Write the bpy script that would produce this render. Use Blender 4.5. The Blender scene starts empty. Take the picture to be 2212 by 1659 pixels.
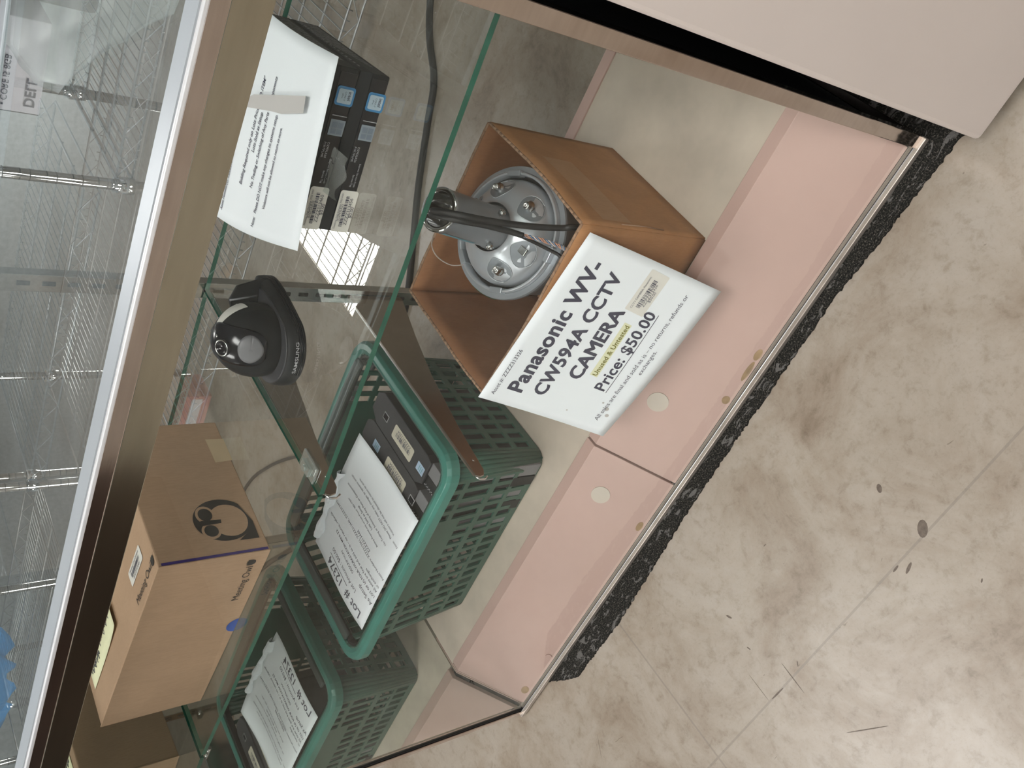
import bpy, math, random
from mathutils import Vector, Matrix
random.seed(7)
SC = bpy.context.scene
COL = SC.collection

# ------------------------------------------------------------------ camera
R = [[0.40257764490141734, -0.5190902759808357, -0.7539738226276611],
     [-0.769683483563192, -0.6378049581657246, 0.0281455230764463],
     [-0.49549830974046494, 0.5689904399208804, -0.6563012298655126]]
CAM = Vector((1.3210183796, -0.5577526278, 1.1299148122))
cd = bpy.data.cameras.new('camera'); cam = bpy.data.objects.new('camera', cd); COL.objects.link(cam)
cd.sensor_width = 36.0; cd.sensor_fit = 'HORIZONTAL'; cd.lens = 1906.0576 / 2212 * 36.0
cd.clip_start = 0.02; cd.clip_end = 60
m = Matrix.Identity(4)
for i in range(3):
    m[i][0] = R[0][i]; m[i][1] = -R[1][i]; m[i][2] = -R[2][i]; m[i][3] = CAM[i]
cam.matrix_world = m
SC.camera = cam
# ------------------------------------------------------------------ view and world
SC.view_settings.view_transform = 'Standard'; SC.view_settings.look = 'None'
SC.view_settings.exposure = 0.30; SC.view_settings.gamma = 1.0
SC.view_settings.use_curve_mapping = False
SC.cycles.transparent_max_bounces = 18; SC.cycles.max_bounces = 10; SC.cycles.glossy_bounces = 8
SC.cycles.caustics_reflective = True; SC.cycles.caustics_refractive = False
w = bpy.data.worlds.new('world'); SC.world = w; w.use_nodes = True
w.node_tree.nodes['Background'].inputs[0].default_value = (0.80, 0.88, 1.0, 1)
w.node_tree.nodes['Background'].inputs[1].default_value = 0.06
LAMP = 17.0          # strength of the ceiling panels
LAMP_COL = (1.0, 0.985, 0.965)

# ------------------------------------------------------------------ materials
def _nt(name):
    m = bpy.data.materials.new(name); m.use_nodes = True
    nt = m.node_tree; b = nt.nodes['Principled BSDF']
    return m, nt, b
def tx(nt, scale=1.0):
    tc = nt.nodes.new('ShaderNodeTexCoord'); mp = nt.nodes.new('ShaderNodeMapping')
    mp.inputs['Scale'].default_value = (scale,) * 3 if not isinstance(scale, tuple) else scale
    nt.links.new(tc.outputs['Object'], mp.inputs[0]); return mp.outputs[0]
def noise(nt, vec, scale, detail=4, rough=0.6, dist=0.0):
    n = nt.nodes.new('ShaderNodeTexNoise'); n.inputs['Scale'].default_value = scale
    n.inputs['Detail'].default_value = detail; n.inputs['Roughness'].default_value = rough
    n.inputs['Distortion'].default_value = dist
    nt.links.new(vec, n.inputs['Vector']); return n.outputs['Fac']
def ramp(nt, fac, stops):
    r = nt.nodes.new('ShaderNodeValToRGB'); e = r.color_ramp.elements
    while len(e) < len(stops): e.new(0.5)
    for i, (p, c) in enumerate(stops):
        e[i].position = p; e[i].color = (c[0], c[1], c[2], 1)
    nt.links.new(fac, r.inputs[0]); return r.outputs[0]
def mix(nt, fac, a, b, mode='MIX'):
    n = nt.nodes.new('ShaderNodeMix'); n.data_type = 'RGBA'; n.blend_type = mode
    for s, v in ((n.inputs[0], fac), (n.inputs[6], a), (n.inputs[7], b)):
        if isinstance(v, (int, float)): s.default_value = v
        elif isinstance(v, tuple): s.default_value = (v[0], v[1], v[2], 1)
        else: nt.links.new(v, s)
    return n.outputs[2]
def math_(nt, op, a, b=None):
    n = nt.nodes.new('ShaderNodeMath'); n.operation = op
    for i, v in enumerate((a, b)):
        if v is None: continue
        if isinstance(v, (int, float)): n.inputs[i].default_value = v
        else: nt.links.new(v, n.inputs[i])
    return n.outputs[0]
def bump(nt, b, h, strength=0.2, dist=0.001):
    n = nt.nodes.new('ShaderNodeBump'); n.inputs['Strength'].default_value = strength
    n.inputs['Distance'].default_value = dist
    nt.links.new(h, n.inputs['Height']); nt.links.new(n.outputs[0], b.inputs['Normal'])
def simple(name, c, rough=0.5, metal=0.0, var=0.12, scale=30, bmp=0.0, spec=0.5, bscale=None):
    m, nt, b = _nt(name); v = tx(nt)
    f = noise(nt, v, scale)
    lo = tuple(x * (1 - var) for x in c); hi = tuple(min(1, x * (1 + var)) for x in c)
    nt.links.new(ramp(nt, f, [(0.3, lo), (0.7, hi)]), b.inputs['Base Color'])
    b.inputs['Roughness'].default_value = rough; b.inputs['Metallic'].default_value = metal
    b.inputs['Specular IOR Level'].default_value = spec
    if bmp: bump(nt, b, noise(nt, v, bscale or scale * 3), bmp)
    return m
def emit(name, c, s):
    m, nt, b = _nt(name); b.inputs['Base Color'].default_value = (*c, 1)
    b.inputs['Emission Color'].default_value = (*c, 1); b.inputs['Emission Strength'].default_value = s
    return m
def glass(name, tint=(0.93, 0.97, 0.95), gain=1.0, haze=0.0, hazecol=(0.7, 0.75, 0.73), rough=0.0):
    """thin pane: front faces reflect by Fresnel, the rest goes straight through"""
    m, nt, b = _nt(name); nt.nodes.remove(b)
    out = [n for n in nt.nodes if n.type == 'OUTPUT_MATERIAL'][0]
    tr = nt.nodes.new('ShaderNodeBsdfTransparent'); tr.inputs[0].default_value = (*tint, 1)
    gl = nt.nodes.new('ShaderNodeBsdfGlossy'); gl.inputs['Roughness'].default_value = rough
    gl.inputs['Color'].default_value = (0.95, 1.0, 0.98, 1)
    fr = nt.nodes.new('ShaderNodeFresnel'); fr.inputs[0].default_value = 1.5
    ge = nt.nodes.new('ShaderNodeNewGeometry')
    # two surfaces of the pane: 2F/(1+F), on the front face only
    two = math_(nt, 'DIVIDE', math_(nt, 'MULTIPLY', fr.outputs[0], 2 * gain), math_(nt, 'ADD', fr.outputs[0], 1.0))
    fac = math_(nt, 'MULTIPLY', two, math_(nt, 'SUBTRACT', 1.0, ge.outputs['Backfacing']))
    mx = nt.nodes.new('ShaderNodeMixShader')
    nt.links.new(fac, mx.inputs[0]); nt.links.new(gl.outputs[0], mx.inputs[2])
    base = tr.outputs[0]
    if haze:
        df = nt.nodes.new('ShaderNodeBsdfDiffuse'); df.inputs[0].default_value = (*hazecol, 1)
        v = tx(nt); h = noise(nt, v, 9, 6, 0.65, 0.6)
        hf = nt.nodes.new('ShaderNodeMapRange'); hf.inputs[1].default_value = 0.35; hf.inputs[2].default_value = 0.75
        hf.inputs[3].default_value = haze * 0.3; hf.inputs[4].default_value = haze
        nt.links.new(h, hf.inputs[0])
        m2 = nt.nodes.new('ShaderNodeMixShader'); nt.links.new(hf.outputs[0], m2.inputs[0])
        nt.links.new(tr.outputs[0], m2.inputs[1]); nt.links.new(df.outputs[0], m2.inputs[2]); base = m2.outputs[0]
    nt.links.new(base, mx.inputs[1]); nt.links.new(mx.outputs[0], out.inputs[0])
    return m

M = {}
M['glass_front'] = glass('front_glass', (0.985, 0.990, 0.984), 0.45, 0.004)
M['glass_top'] = glass('top_glass', (0.975, 0.985, 0.98), 1.1, 0.16, (0.55, 0.60, 0.61))  # cool haze paints in the ceiling's reflection on the top pane
M['glass_shelf'] = glass('shelf_glass', (0.975, 0.99, 0.982), 1.0, 0.012)
M['glass_edge'] = simple('glass_edge', (0.010, 0.115, 0.075), 0.15, 0, 0.2, 40)
M['film'] = glass('plastic_film', (0.95, 0.97, 0.965), 0.7, 0.32, (0.55, 0.62, 0.61), 0.25)
M['mirror'] = simple('mirror', (0.75, 0.78, 0.75), 0.015, 1.0, 0.03, 6)
def metalm(name, c, rough, sc=(2, 60, 60), bs=0.15):
    m, nt, b = _nt(name); v = tx(nt, sc); f = noise(nt, v, 4, 3)
    nt.links.new(ramp(nt, f, [(0.3, tuple(x * .9 for x in c)), (0.7, c)]), b.inputs['Base Color'])
    b.inputs['Metallic'].default_value = 1.0; b.inputs['Roughness'].default_value = rough
    if bs: bump(nt, b, f, bs, 0.0005)
    return m
M['rail'] = metalm('polished_rail', (0.60, 0.52, 0.47), 0.10, (3, 40, 40), 0.05)
M['rail2'] = metalm('olive_rail', (0.50, 0.47, 0.38), 0.13, (3, 30, 30), 0.08)
M['chrome'] = metalm('chrome', (0.82, 0.82, 0.82), 0.08, (5, 5, 5), 0.0)
M['wire'] = simple('zinc_wire', (0.42, 0.43, 0.43), 0.38, 0.6, 0.1, 20)
M['steel'] = metalm('brushed_steel', (0.62, 0.62, 0.60), 0.25, (60, 3, 3), 0.05)
M['bracket'] = metalm('bracket_metal', (0.50, 0.44, 0.38), 0.22, (10, 10, 10), 0.03)
M['topflange'] = simple('top_flange', (0.42, 0.46, 0.49), 0.35, 0.25, 0.03, 8)  # blue-grey of the reflected ceiling put into the flange colour
M['brightline'] = simple('chrome_glint', (0.85, 0.86, 0.88), 0.30, 0.5, 0.05, 20)  # whitish colour paints the glint along lip and bead
M['botrail'] = simple('dull_steel_rail', (0.42, 0.37, 0.32), 0.35, 0.55, 0.15, 30)
M['black'] = simple('black_gap', (0.008, 0.008, 0.008), 0.7)
# floor
def floor_mat():
    m, nt, b = _nt('vinyl_floor'); v = tx(nt)
    a = noise(nt, v, 5.5, 7, 0.68, 0.5); c = noise(nt, v, 42, 5, 0.7, 0.3); d = noise(nt, v, 210, 3, 0.7)
    base = ramp(nt, a, [(0.26, (0.150, 0.108, 0.074)), (0.41, (0.245, 0.198, 0.152)), (0.55, (0.305, 0.262, 0.215)), (0.78, (0.350, 0.312, 0.272))])
    fine = ramp(nt, c, [(0.30, (0.75, 0.72, 0.68)), (0.47, (0.98, 0.98, 0.975)), (0.72, (1.04, 1.04, 1.04))])
    col = mix(nt, 1.0, base, fine, 'MULTIPLY')
    fd = ramp(nt, d, [(0.30, (0.86, 0.85, 0.83)), (0.46, (1.0, 1.0, 1.0))])
    col = mix(nt, 0.75, col, fd, 'MULTIPLY')
    # dark scuffs
    vs = tx(nt, (9, 26, 1)); s = noise(nt, vs, 3.3, 2, 0.5, 1.5)
    sc = ramp(nt, s, [(0.225, (0.42, 0.38, 0.34)), (0.245, (1, 1, 1))])
    col = mix(nt, 0.6, col, sc, 'MULTIPLY')
    # seams of the 61 cm tiles
    sp = nt.nodes.new('ShaderNodeSeparateXYZ'); nt.links.new(v, sp.inputs[0])
    def line(o, off, per):
        t = math_(nt, 'FRACT', math_(nt, 'DIVIDE', math_(nt, 'SUBTRACT', o, off), per))
        t = math_(nt, 'ABSOLUTE', math_(nt, 'SUBTRACT', t, 0.5))
        return math_(nt, 'GREATER_THAN', t, 0.5 - 0.0016 / per)
    ln = math_(nt, 'MAXIMUM', line(sp.outputs[0], 0.32, 1.83), line(sp.outputs[1], -0.313, 1.83))
    col = mix(nt, math_(nt, 'MULTIPLY', ln, 0.45), col, (0.16, 0.14, 0.12))
    nt.links.new(col, b.inputs['Base Color'])
    r = nt.nodes.new('ShaderNodeMapRange'); nt.links.new(a, r.inputs[0])
    r.inputs[3].default_value = 0.42; r.inputs[4].default_value = 0.24
    nt.links.new(r.outputs[0], b.inputs['Roughness'])
    b.inputs['Specular IOR Level'].default_value = 0.5
    bn = noise(nt, v, 14, 3, 0.5, 0.3)
    bump(nt, b, math_(nt, 'ADD', bn, math_(nt, 'MULTIPLY', c, 0.05)), 0.12, 0.004)
    return m
M['floor'] = floor_mat()
M['ceiling'] = simple('ceiling_tile', (0.42, 0.41, 0.38), 0.9)
M['wall'] = simple('wall_paint', (0.55, 0.60, 0.62), 0.8)
M['pink'] = simple('pink_laminate', (0.50, 0.345, 0.300), 0.42, 0, 0.04, 5, 0.02)
M['deck'] = simple('beige_deck', (0.53, 0.46, 0.38), 0.5, 0, 0.12, 12, 0.03)
M['plug'] = simple('beige_plug', (0.52, 0.46, 0.39), 0.4, 0, 0.04)
M['glue'] = simple('old_glue', (0.33, 0.22, 0.12), 0.4, 0, 0.3)
def card(name, c, var=0.14):
    m, nt, b = _nt(name); v = tx(nt)
    a = noise(nt, v, 14, 5, 0.6, 0.4); f = noise(nt, tx(nt, (300, 300, 40)), 2, 3)
    col = ramp(nt, a, [(0.3, tuple(x * (1 - var) for x in c)), (0.7, tuple(x * (1 + var * .6) for x in c))])
    col = mix(nt, 0.5, col, ramp(nt, f, [(0.35, (0.85, 0.84, 0.82)), (0.6, (1.02, 1.02, 1.02))]), 'MULTIPLY')
    nt.links.new(col, b.inputs['Base Color']); b.inputs['Roughness'].default_value = 0.75
    b.inputs['Specular IOR Level'].default_value = 0.25
    bump(nt, b, a, 0.25, 0.003)
    return m
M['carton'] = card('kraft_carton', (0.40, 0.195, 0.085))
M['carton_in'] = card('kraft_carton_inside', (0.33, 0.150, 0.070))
M['tape_k'] = card('kraft_tape', (0.42, 0.235, 0.125), 0.08)
M['edgeboard'] = card('corrugated_edge', (0.36, 0.22, 0.14), 0.2)
M['owlbox'] = card('pale_kraft', (0.44, 0.295, 0.190), 0.07)
M['paper'] = simple('white_paper', (0.84, 0.88, 0.91), 0.7, 0, 0.01, 3)
M['label'] = simple('label_paper', (0.74, 0.72, 0.66), 0.5, 0, 0.03, 20)
M['cream'] = simple('cream_label', (0.62, 0.58, 0.47), 0.5, 0, 0.03, 20)
M['note'] = simple('yellow_note', (0.76, 0.76, 0.50), 0.7, 0, 0.02)
M['mask'] = simple('masking_tape', (0.56, 0.43, 0.27), 0.6, 0, 0.05)
M['greytape'] = simple('grey_tape', (0.52, 0.50, 0.48), 0.4, 0, 0.03)
M['ink'] = simple('black_ink', (0.045, 0.045, 0.075), 0.6)
M['print'] = simple('flat_black_print', (0.030, 0.026, 0.022), 0.6)
M['inkgrey'] = simple('grey_ink', (0.10, 0.10, 0.13), 0.6)
M['olive'] = simple('olive_ink', (0.20, 0.19, 0.03), 0.6)
M['hilite'] = simple('highlighter', (0.76, 0.76, 0.52), 0.7, 0, 0.02)
M['white_ink'] = simple('white_print', (0.42, 0.42, 0.44), 0.6)
M['purple'] = simple('purple_card', (0.05, 0.03, 0.17), 0.6)
M['blue'] = simple('blue_card', (0.035, 0.09, 0.36), 0.5)
M['teal'] = simple('teal_tape', (0.16, 0.34, 0.40), 0.5)
M['grtape'] = simple('green_tape', (0.13, 0.32, 0.10), 0.5)
M['basket'] = simple('green_plastic', (0.030, 0.098, 0.070), 0.38, 0, 0.12, 10, 0.05)
M['basket_rim'] = simple('lit_green_rim', (0.050, 0.220, 0.180), 0.30, 0, 0.12, 10, 0.04)  # lighter copy of the basket green, top light put into the rim colour
M['basket_dark'] = simple('dark_handle', (0.055, 0.070, 0.065), 0.45, 0, 0.1, 10)
M['pc'] = simple('charcoal_case', (0.040, 0.041, 0.046), 0.45, 0, 0.15, 60, 0.03)
M['pcblack'] = simple('glossy_black', (0.006, 0.007, 0.011), 0.16, 0, 0.2, 20)
M['pcmatte'] = simple('matte_black', (0.012, 0.014, 0.016), 0.5, 0, 0.25, 60, 0.1, 0.3)
M['greyblock'] = simple('grey_plastic', (0.18, 0.18, 0.19), 0.4, 0, 0.05)
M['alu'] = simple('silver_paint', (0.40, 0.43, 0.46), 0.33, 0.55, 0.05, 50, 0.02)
M['alulit'] = simple('lit_silver', (0.50, 0.53, 0.56), 0.30, 0.5, 0.04, 50)  # lighter copy of the silver, lit look put into the colour
M['aludark'] = simple('shaded_silver', (0.20, 0.22, 0.24), 0.4, 0.4, 0.08, 40)  # darker copy of the silver, shade of the recesses painted in
M['rubber'] = simple('black_rubber', (0.010, 0.010, 0.011), 0.5, 0, 0.2)
M['whitewire'] = simple('white_wire', (0.62, 0.52, 0.46), 0.5)
M['copper'] = simple('copper_wires', (0.55, 0.28, 0.18), 0.4)
M['bluew'] = simple('blue_wires', (0.12, 0.20, 0.33), 0.4)
M['lens'] = simple('lens_glass', (0.006, 0.006, 0.010), 0.05)
M['cabinet'] = simple('off_white_enamel', (0.62, 0.545, 0.50), 0.38, 0, 0.02, 4, 0.01)
M['clear'] = glass('clear_clip', (0.80, 0.84, 0.82), 1.5, 0.35, (0.75, 0.78, 0.76), 0.1)
M['bluebag'] = simple('blue_plastic', (0.03, 0.22, 0.50), 0.4, 0, 0.25, 8, 0.3)
M['red'] = simple('red_plastic', (0.42, 0.05, 0.05), 0.4)
M['cablegrey'] = simple('grey_cable', (0.045, 0.042, 0.040), 0.5)
M['boxwhite'] = simple('white_box', (0.62, 0.60, 0.66), 0.6, 0, 0.03)
M['scuff'] = simple('scuff', (0.10, 0.075, 0.055), 0.5, 0, 0.3, 200)
def carpet_mat():
    m, nt, b = _nt('carpet'); v = tx(nt)
    a = noise(nt, v, 430, 3, 0.8); c = noise(nt, tx(nt, (1, 2.2, 1)), 38, 3, 0.6, 1.0)
    col = ramp(nt, a, [(0.40, (0.012, 0.012, 0.011)), (0.56, (0.035, 0.033, 0.029)), (0.66, (0.20, 0.18, 0.15))])
    fl = ramp(nt, c, [(0.57, (0, 0, 0)), (0.62, (1, 1, 1))])
    sep = nt.nodes.new('ShaderNodeSeparateColor'); nt.links.new(fl, sep.inputs[0])
    col = mix(nt, math_(nt, 'MULTIPLY', sep.outputs[0], 0.75), col, (0.20, 0.19, 0.18))
    nt.links.new(col, b.inputs['Base Color']); b.inputs['Roughness'].default_value = 0.95
    b.inputs['Specular IOR Level'].default_value = 0.1
    bump(nt, b, a, 1.0, 0.004)
    return m
M['carpet'] = carpet_mat()
def grille_mat():
    m, nt, b = _nt('vent_mesh'); v = tx(nt, 1.0)
    vo = nt.nodes.new('ShaderNodeTexVoronoi'); vo.inputs['Scale'].default_value = 230
    nt.links.new(v, vo.inputs['Vector'])
    col = ramp(nt, vo.outputs['Distance'], [(0.30, (0.004, 0.004, 0.005)), (0.5, (0.05, 0.055, 0.062))])
    nt.links.new(col, b.inputs['Base Color']); b.inputs['Roughness'].default_value = 0.35
    bump(nt, b, vo.outputs['Distance'], 0.6, 0.002)
    return m
M['grille'] = grille_mat()

# ------------------------------------------------------------------ mesh builder
def V(*a): return Vector(a)
ORG = {}
class MB:
    def __init__(s): s.v = []; s.f = []; s.mi = []; s.sm = []
    def add(s, vs, fs, mi=0, smooth=False):
        o = len(s.v); s.v += [Vector(p) for p in vs]
        for f in fs: s.f.append([o + i for i in f]); s.mi.append(mi); s.sm.append(smooth)
        return s
    def box(s, a, b, mi=0, T=None):
        x0, y0, z0 = a; x1, y1, z1 = b
        vs = [V(x, y, z) for z in (z0, z1) for (x, y) in ((x0, y0), (x1, y0), (x1, y1), (x0, y1))]
        if T: vs = [T @ p for p in vs]
        return s.add(vs, [(0, 3, 2, 1), (4, 5, 6, 7), (0, 1, 5, 4), (1, 2, 6, 5), (2, 3, 7, 6), (3, 0, 4, 7)], mi)
    def prism(s, poly, axis_vec, mi=0, mi_side=None, T=None):
        n = len(poly); a = [Vector(p) for p in poly]; d = Vector(axis_vec)
        vs = a + [p + d for p in a]
        nrm = Vector((0, 0, 0))
        for i in range(n): nrm += a[i].cross(a[(i + 1) % n])
        flip = nrm.dot(d) > 0
        if T: vs = [T @ p for p in vs]
        lo = list(range(n)); hi = [n + i for i in range(n)]
        if flip: lo = lo[::-1]
        else: hi = hi[::-1]
        s.add(vs, [lo, hi], mi); o = len(s.v) - 2 * n
        for i in range(n):
            j = (i + 1) % n
            q = [i, j, n + j, n + i] if flip else [j, i, n + i, n + j]
            s.f.append([o + k for k in q]); s.mi.append(mi if mi_side is None else mi_side); s.sm.append(False)
        return s
    def tube(s, pts, r, n=8, mi=0, cap=True, smooth=True):
        pts = [Vector(p) for p in pts]; rings = []
        up = None
        for i, p in enumerate(pts):
            t = (pts[min(i + 1, len(pts) - 1)] - pts[max(i - 1, 0)])
            if t.length < 1e-9: t = Vector((0, 0, 1))
            t.normalize()
            if up is None: up = t.orthogonal().normalized()
            up = (up - t * up.dot(t))
            if up.length < 1e-6: up = t.orthogonal()
            up.normalize(); sd = t.cross(up)
            rr = r[i] if isinstance(r, (list, tuple)) else r
            rings.append([p + (up * math.cos(2 * math.pi * k / n) + sd * math.sin(2 * math.pi * k / n)) * rr for k in range(n)])
        vs = [q for rg in rings for q in rg]; fs = []
        for i in range(len(pts) - 1):
            for k in range(n):
                a = i * n + k; b = i * n + (k + 1) % n
                fs.append((a, b, b + n, a + n))
        s.add(vs, fs, mi, smooth)
        if cap:
            o = len(s.v) - len(vs)
            s.f.append([o + k for k in range(n)][::-1]); s.mi.append(mi); s.sm.append(False)
            e = o + (len(pts) - 1) * n
            s.f.append([e + k for k in range(n)]); s.mi.append(mi); s.sm.append(False)
        return s
    def lathe(s, prof, n=48, T=None, mi=0, closed=False, smooth=True, a0=0.0, a1=2 * math.pi):
        full = abs(a1 - a0 - 2 * math.pi) < 1e-6
        cnt = n if full else n + 1
        vs = []
        for k in range(cnt):
            a = a0 + (a1 - a0) * k / n
            for (r, z) in prof: vs.append(V(r * math.cos(a), r * math.sin(a), z))
        if T: vs = [T @ p for p in vs]
        m_ = len(prof); fs = []
        for k in range(n):
            k2 = (k + 1) % cnt
            for i in range(m_ - 1 if not closed else m_):
                j = (i + 1) % m_
                fs.append((k * m_ + i, k2 * m_ + i, k2 * m_ + j, k * m_ + j))
        return s.add(vs, fs, mi, smooth)
    def grid(s, fn, nu, nv, mi=0, smooth=True):
        vs = [Vector(fn(i / nu, j / nv)) for j in range(nv + 1) for i in range(nu + 1)]
        fs = [(j * (nu + 1) + i, j * (nu + 1) + i + 1, (j + 1) * (nu + 1) + i + 1, (j + 1) * (nu + 1) + i) for j in range(nv) for i in range(nu)]
        return s.add(vs, fs, mi, smooth)
    def build(s, name, mats, parent=None, bevel=0.0, solid=0.0, local=False, seg=2):
        me = bpy.data.meshes.new(name)
        off = Vector((0, 0, 0))
        if parent is not None and not local: off = ORG[parent.name]
        me.from_pydata([tuple(p - off) for p in s.v], [], s.f)
        if not isinstance(mats, (list, tuple)): mats = [mats]
        for q in mats: me.materials.append(M[q] if isinstance(q, str) else q)
        for p, i, sm in zip(me.polygons, s.mi, s.sm): p.material_index = i; p.use_smooth = sm
        me.validate(); me.update()
        o = bpy.data.objects.new(name, me); COL.objects.link(o)
        if parent is not None: o.parent = parent
        ORG[o.name] = off
        if solid:
            q = o.modifiers.new('solid', 'SOLIDIFY'); q.thickness = solid; q.offset = 0
        if bevel:
            q = o.modifiers.new('bevel', 'BEVEL'); q.width = bevel; q.segments = seg; q.limit_method = 'ANGLE'
        return o
def tag(o, label=None, cat=None, group=None, kind=None):
    if label: o['label'] = label
    if cat: o['category'] = cat
    if group: o['group'] = group
    if kind: o['kind'] = kind
    return o
def thing(name, label, cat, loc=(0, 0, 0), group=None):
    o = bpy.data.objects.new(name, None); COL.objects.link(o); o.location = loc
    o.empty_display_size = 0.05
    ORG[o.name] = Vector(loc)
    return tag(o, label, cat, group)
def B(a, b): return MB().box(a, b)
def cyl(p, q, r, n=20): return MB().tube([p, q], r, n)
def bez(pts, n=10):
    """catmull-rom through pts"""
    P = [Vector(p) for p in pts]; P = [P[0] * 2 - P[1]] + P + [P[-1] * 2 - P[-2]]; out = []
    for i in range(1, len(P) - 2):
        for k in range(n):
            t = k / n
            out.append(0.5 * ((2 * P[i]) + (-P[i - 1] + P[i + 1]) * t + (2 * P[i - 1] - 5 * P[i] + 4 * P[i + 1] - P[i + 2]) * t * t + (-P[i - 1] + 3 * P[i] - 3 * P[i + 1] + P[i + 2]) * t ** 3))
    out.append(P[-2]); return out

# ---- lettering: glyph outlines laid on any surface
_cache = {}
def glyphs(text, bold=0.0, shear=0.0):
    k = (text, bold, shear)
    if k in _cache: return _cache[k]
    cu = bpy.data.curves.new('t', 'FONT'); cu.body = text; cu.size = 1.0; cu.offset = bold; cu.shear = shear; cu.space_character = 1.0 + max(0.0, bold - .01) * 2.6
    cu.resolution_u = 3
    ob = bpy.data.objects.new('t', cu); COL.objects.link(ob)
    dg = bpy.context.evaluated_depsgraph_get(); dg.update()
    me = bpy.data.meshes.new_from_object(ob.evaluated_get(dg))
    vs = [(v.co.x, v.co.y) for v in me.vertices]; fs = [list(p.vertices) for p in me.polygons]
    bpy.data.objects.remove(ob); bpy.data.curves.remove(cu); bpy.data.meshes.remove(me)
    if vs:
        x0 = min(v[0] for v in vs); x1 = max(v[0] for v in vs)
    else: x0, x1 = 0, 1
    _cache[k] = (vs, fs, x0, x1); return _cache[k]
def write(mb, fn, text, p0, p1, hs=1.0, bold=0.0, shear=0.0, mi=0, up=1.0):
    """text from p0 to p1 (2-D surface coordinates, y up the page)"""
    vs, fs, x0, x1 = glyphs(text, bold, shear)
    d = Vector((p1[0] - p0[0], p1[1] - p0[1])); L = d.length; sc = L / (x1 - x0); d /= L
    n = Vector((-d.y, d.x)) * up
    pts = []
    for x, y in vs:
        q = Vector(p0) + d * ((x - x0) * sc) + n * (y * sc * hs); pts.append(fn(q.x, q.y))
    mb.add(pts, fs, mi)
def rect(mb, fn, a, b, mi=0, n=1):
    for i in range(n):
        x0 = a[0] + (b[0] - a[0]) * i / n; x1 = a[0] + (b[0] - a[0]) * (i + 1) / n
        mb.add([fn(x0, a[1]), fn(x1, a[1]), fn(x1, b[1]), fn(x0, b[1])], [(0, 1, 2, 3)], mi)
def rrect(mb, fn, a, b, r, mi=0):
    pts = []
    for cx, cy, a0 in ((b[0] - r, b[1] - r, 0), (a[0] + r, b[1] - r, 90), (a[0] + r, a[1] + r, 180), (b[0] - r, a[1] + r, 270)):
        for k in range(5):
            t = math.radians(a0 + 22.5 * k); pts.append((cx + r * math.cos(t), cy + r * math.sin(t)))
    mb.add([fn(*p) for p in pts], [list(range(len(pts)))], mi)
def barcode(mb, fn, a, b, mi=0, vertical=False):
    rnd = random.Random(int(abs(a[0] * 9e4 + a[1] * 7e4)))
    x = a[0]
    while x < b[0]:
        w_ = (b[0] - a[0]) / 60 * rnd.choice((1, 1, 2, 3))
        rect(mb, fn, (x, a[1]), (min(x + w_, b[0]), b[1]), mi); x += w_ + (b[0] - a[0]) / 60 * rnd.choice((1, 1, 2))
def plane_fn(o, ux, uy, off=0.0004):
    o = Vector(o); ux = Vector(ux); uy = Vector(uy); n = ux.cross(uy).normalized()
    return lambda x, y, k=1.0: o + ux * x + uy * y + n * off * k

# ================================================================== SETTING
tag(B((-4.5, -4.0, -0.05), (4.5, 5.2, 0)).build('floor', 'floor'), kind='structure')
fl_ = bpy.data.objects['floor']
for x0, y0, x1, y1, w_ in ((0.838,-0.3014,0.825,-0.3118,.0068),(0.8341,-0.2301,0.8287,-0.2369,.0036),(0.7594,-0.316,0.7703,-0.3151,.0015),(0.7711,-0.3286,0.786,-0.3243,.0022),(0.5281,-0.2888,0.5245,-0.3395,.0007),(0.4688,-0.2657,0.4667,-0.3122,.0005),(0.5353,-0.4118,0.5948,-0.4407,.0008),(0.4734,-0.3129,0.5019,-0.3137,.0012),(0.5513,-0.3029,0.5462,-0.3089,.001),(0.4987,-0.2377,0.5006,-0.2435,.0011),(0.5072,-0.1843,0.5111,-0.192,.0018),(0.8369,-0.3949,0.8326,-0.3971,.0011),(0.1222,-0.139,0.0959,-0.1739,.0004),(0.64,-0.1618,0.6456,-0.1624,.0008)):
    a, b = Vector((x0, y0, .0002)), Vector((x1, y1, .0002)); d = (b - a).normalized(); e = Vector((-d.y, d.x, 0))
    mb = MB().add([(a + b) / 2 + d * ((b - a).length / 2 + w_ * .5) * math.cos(t) + e * w_ * math.sin(t) for t in [math.pi * 2 * i / 14 for i in range(14)]], [list(range(14))])
    mb.build('scuff_mark', M['scuff'], fl_)
tag(B((-4.5, -4.0, 2.8), (4.5, 5.2, 2.85)).build('ceiling', 'ceiling'), kind='structure')
tag(B((-4.5, 5.2, 0), (4.5, 5.3, 2.8)).build('wall_back', 'wall'), kind='structure')
tag(B((-4.5, -4.1, 0), (4.5, -4.0, 2.8)).build('wall_front', 'wall'), kind='structure')
tag(B((-4.6, -4.0, 0), (-4.5, 5.2, 2.8)).build('wall_left', 'wall'), kind='structure')
tag(B((4.5, -4.0, 0), (4.6, 5.2, 2.8)).build('wall_right', 'wall'), kind='structure')
M['lamp'] = emit('lamp_panel', LAMP_COL, LAMP)
spots = [(-1.08, -0.35, 'two'), (-1.02, 3.68, 'far'), (1.9, -1.9, 'r'), (1.25, -0.75, 'over'), (-1.08, -2.6, 'f'), (-3.3, -1.5, 'l')]
LBL = ['left of the display case, over the bare floor', 'behind the wire shelves, on the left', 'in front of the white cabinet', 'overhead just in front of the display case',
       'nearest the front wall on the left', 'nearest the left wall']
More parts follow.
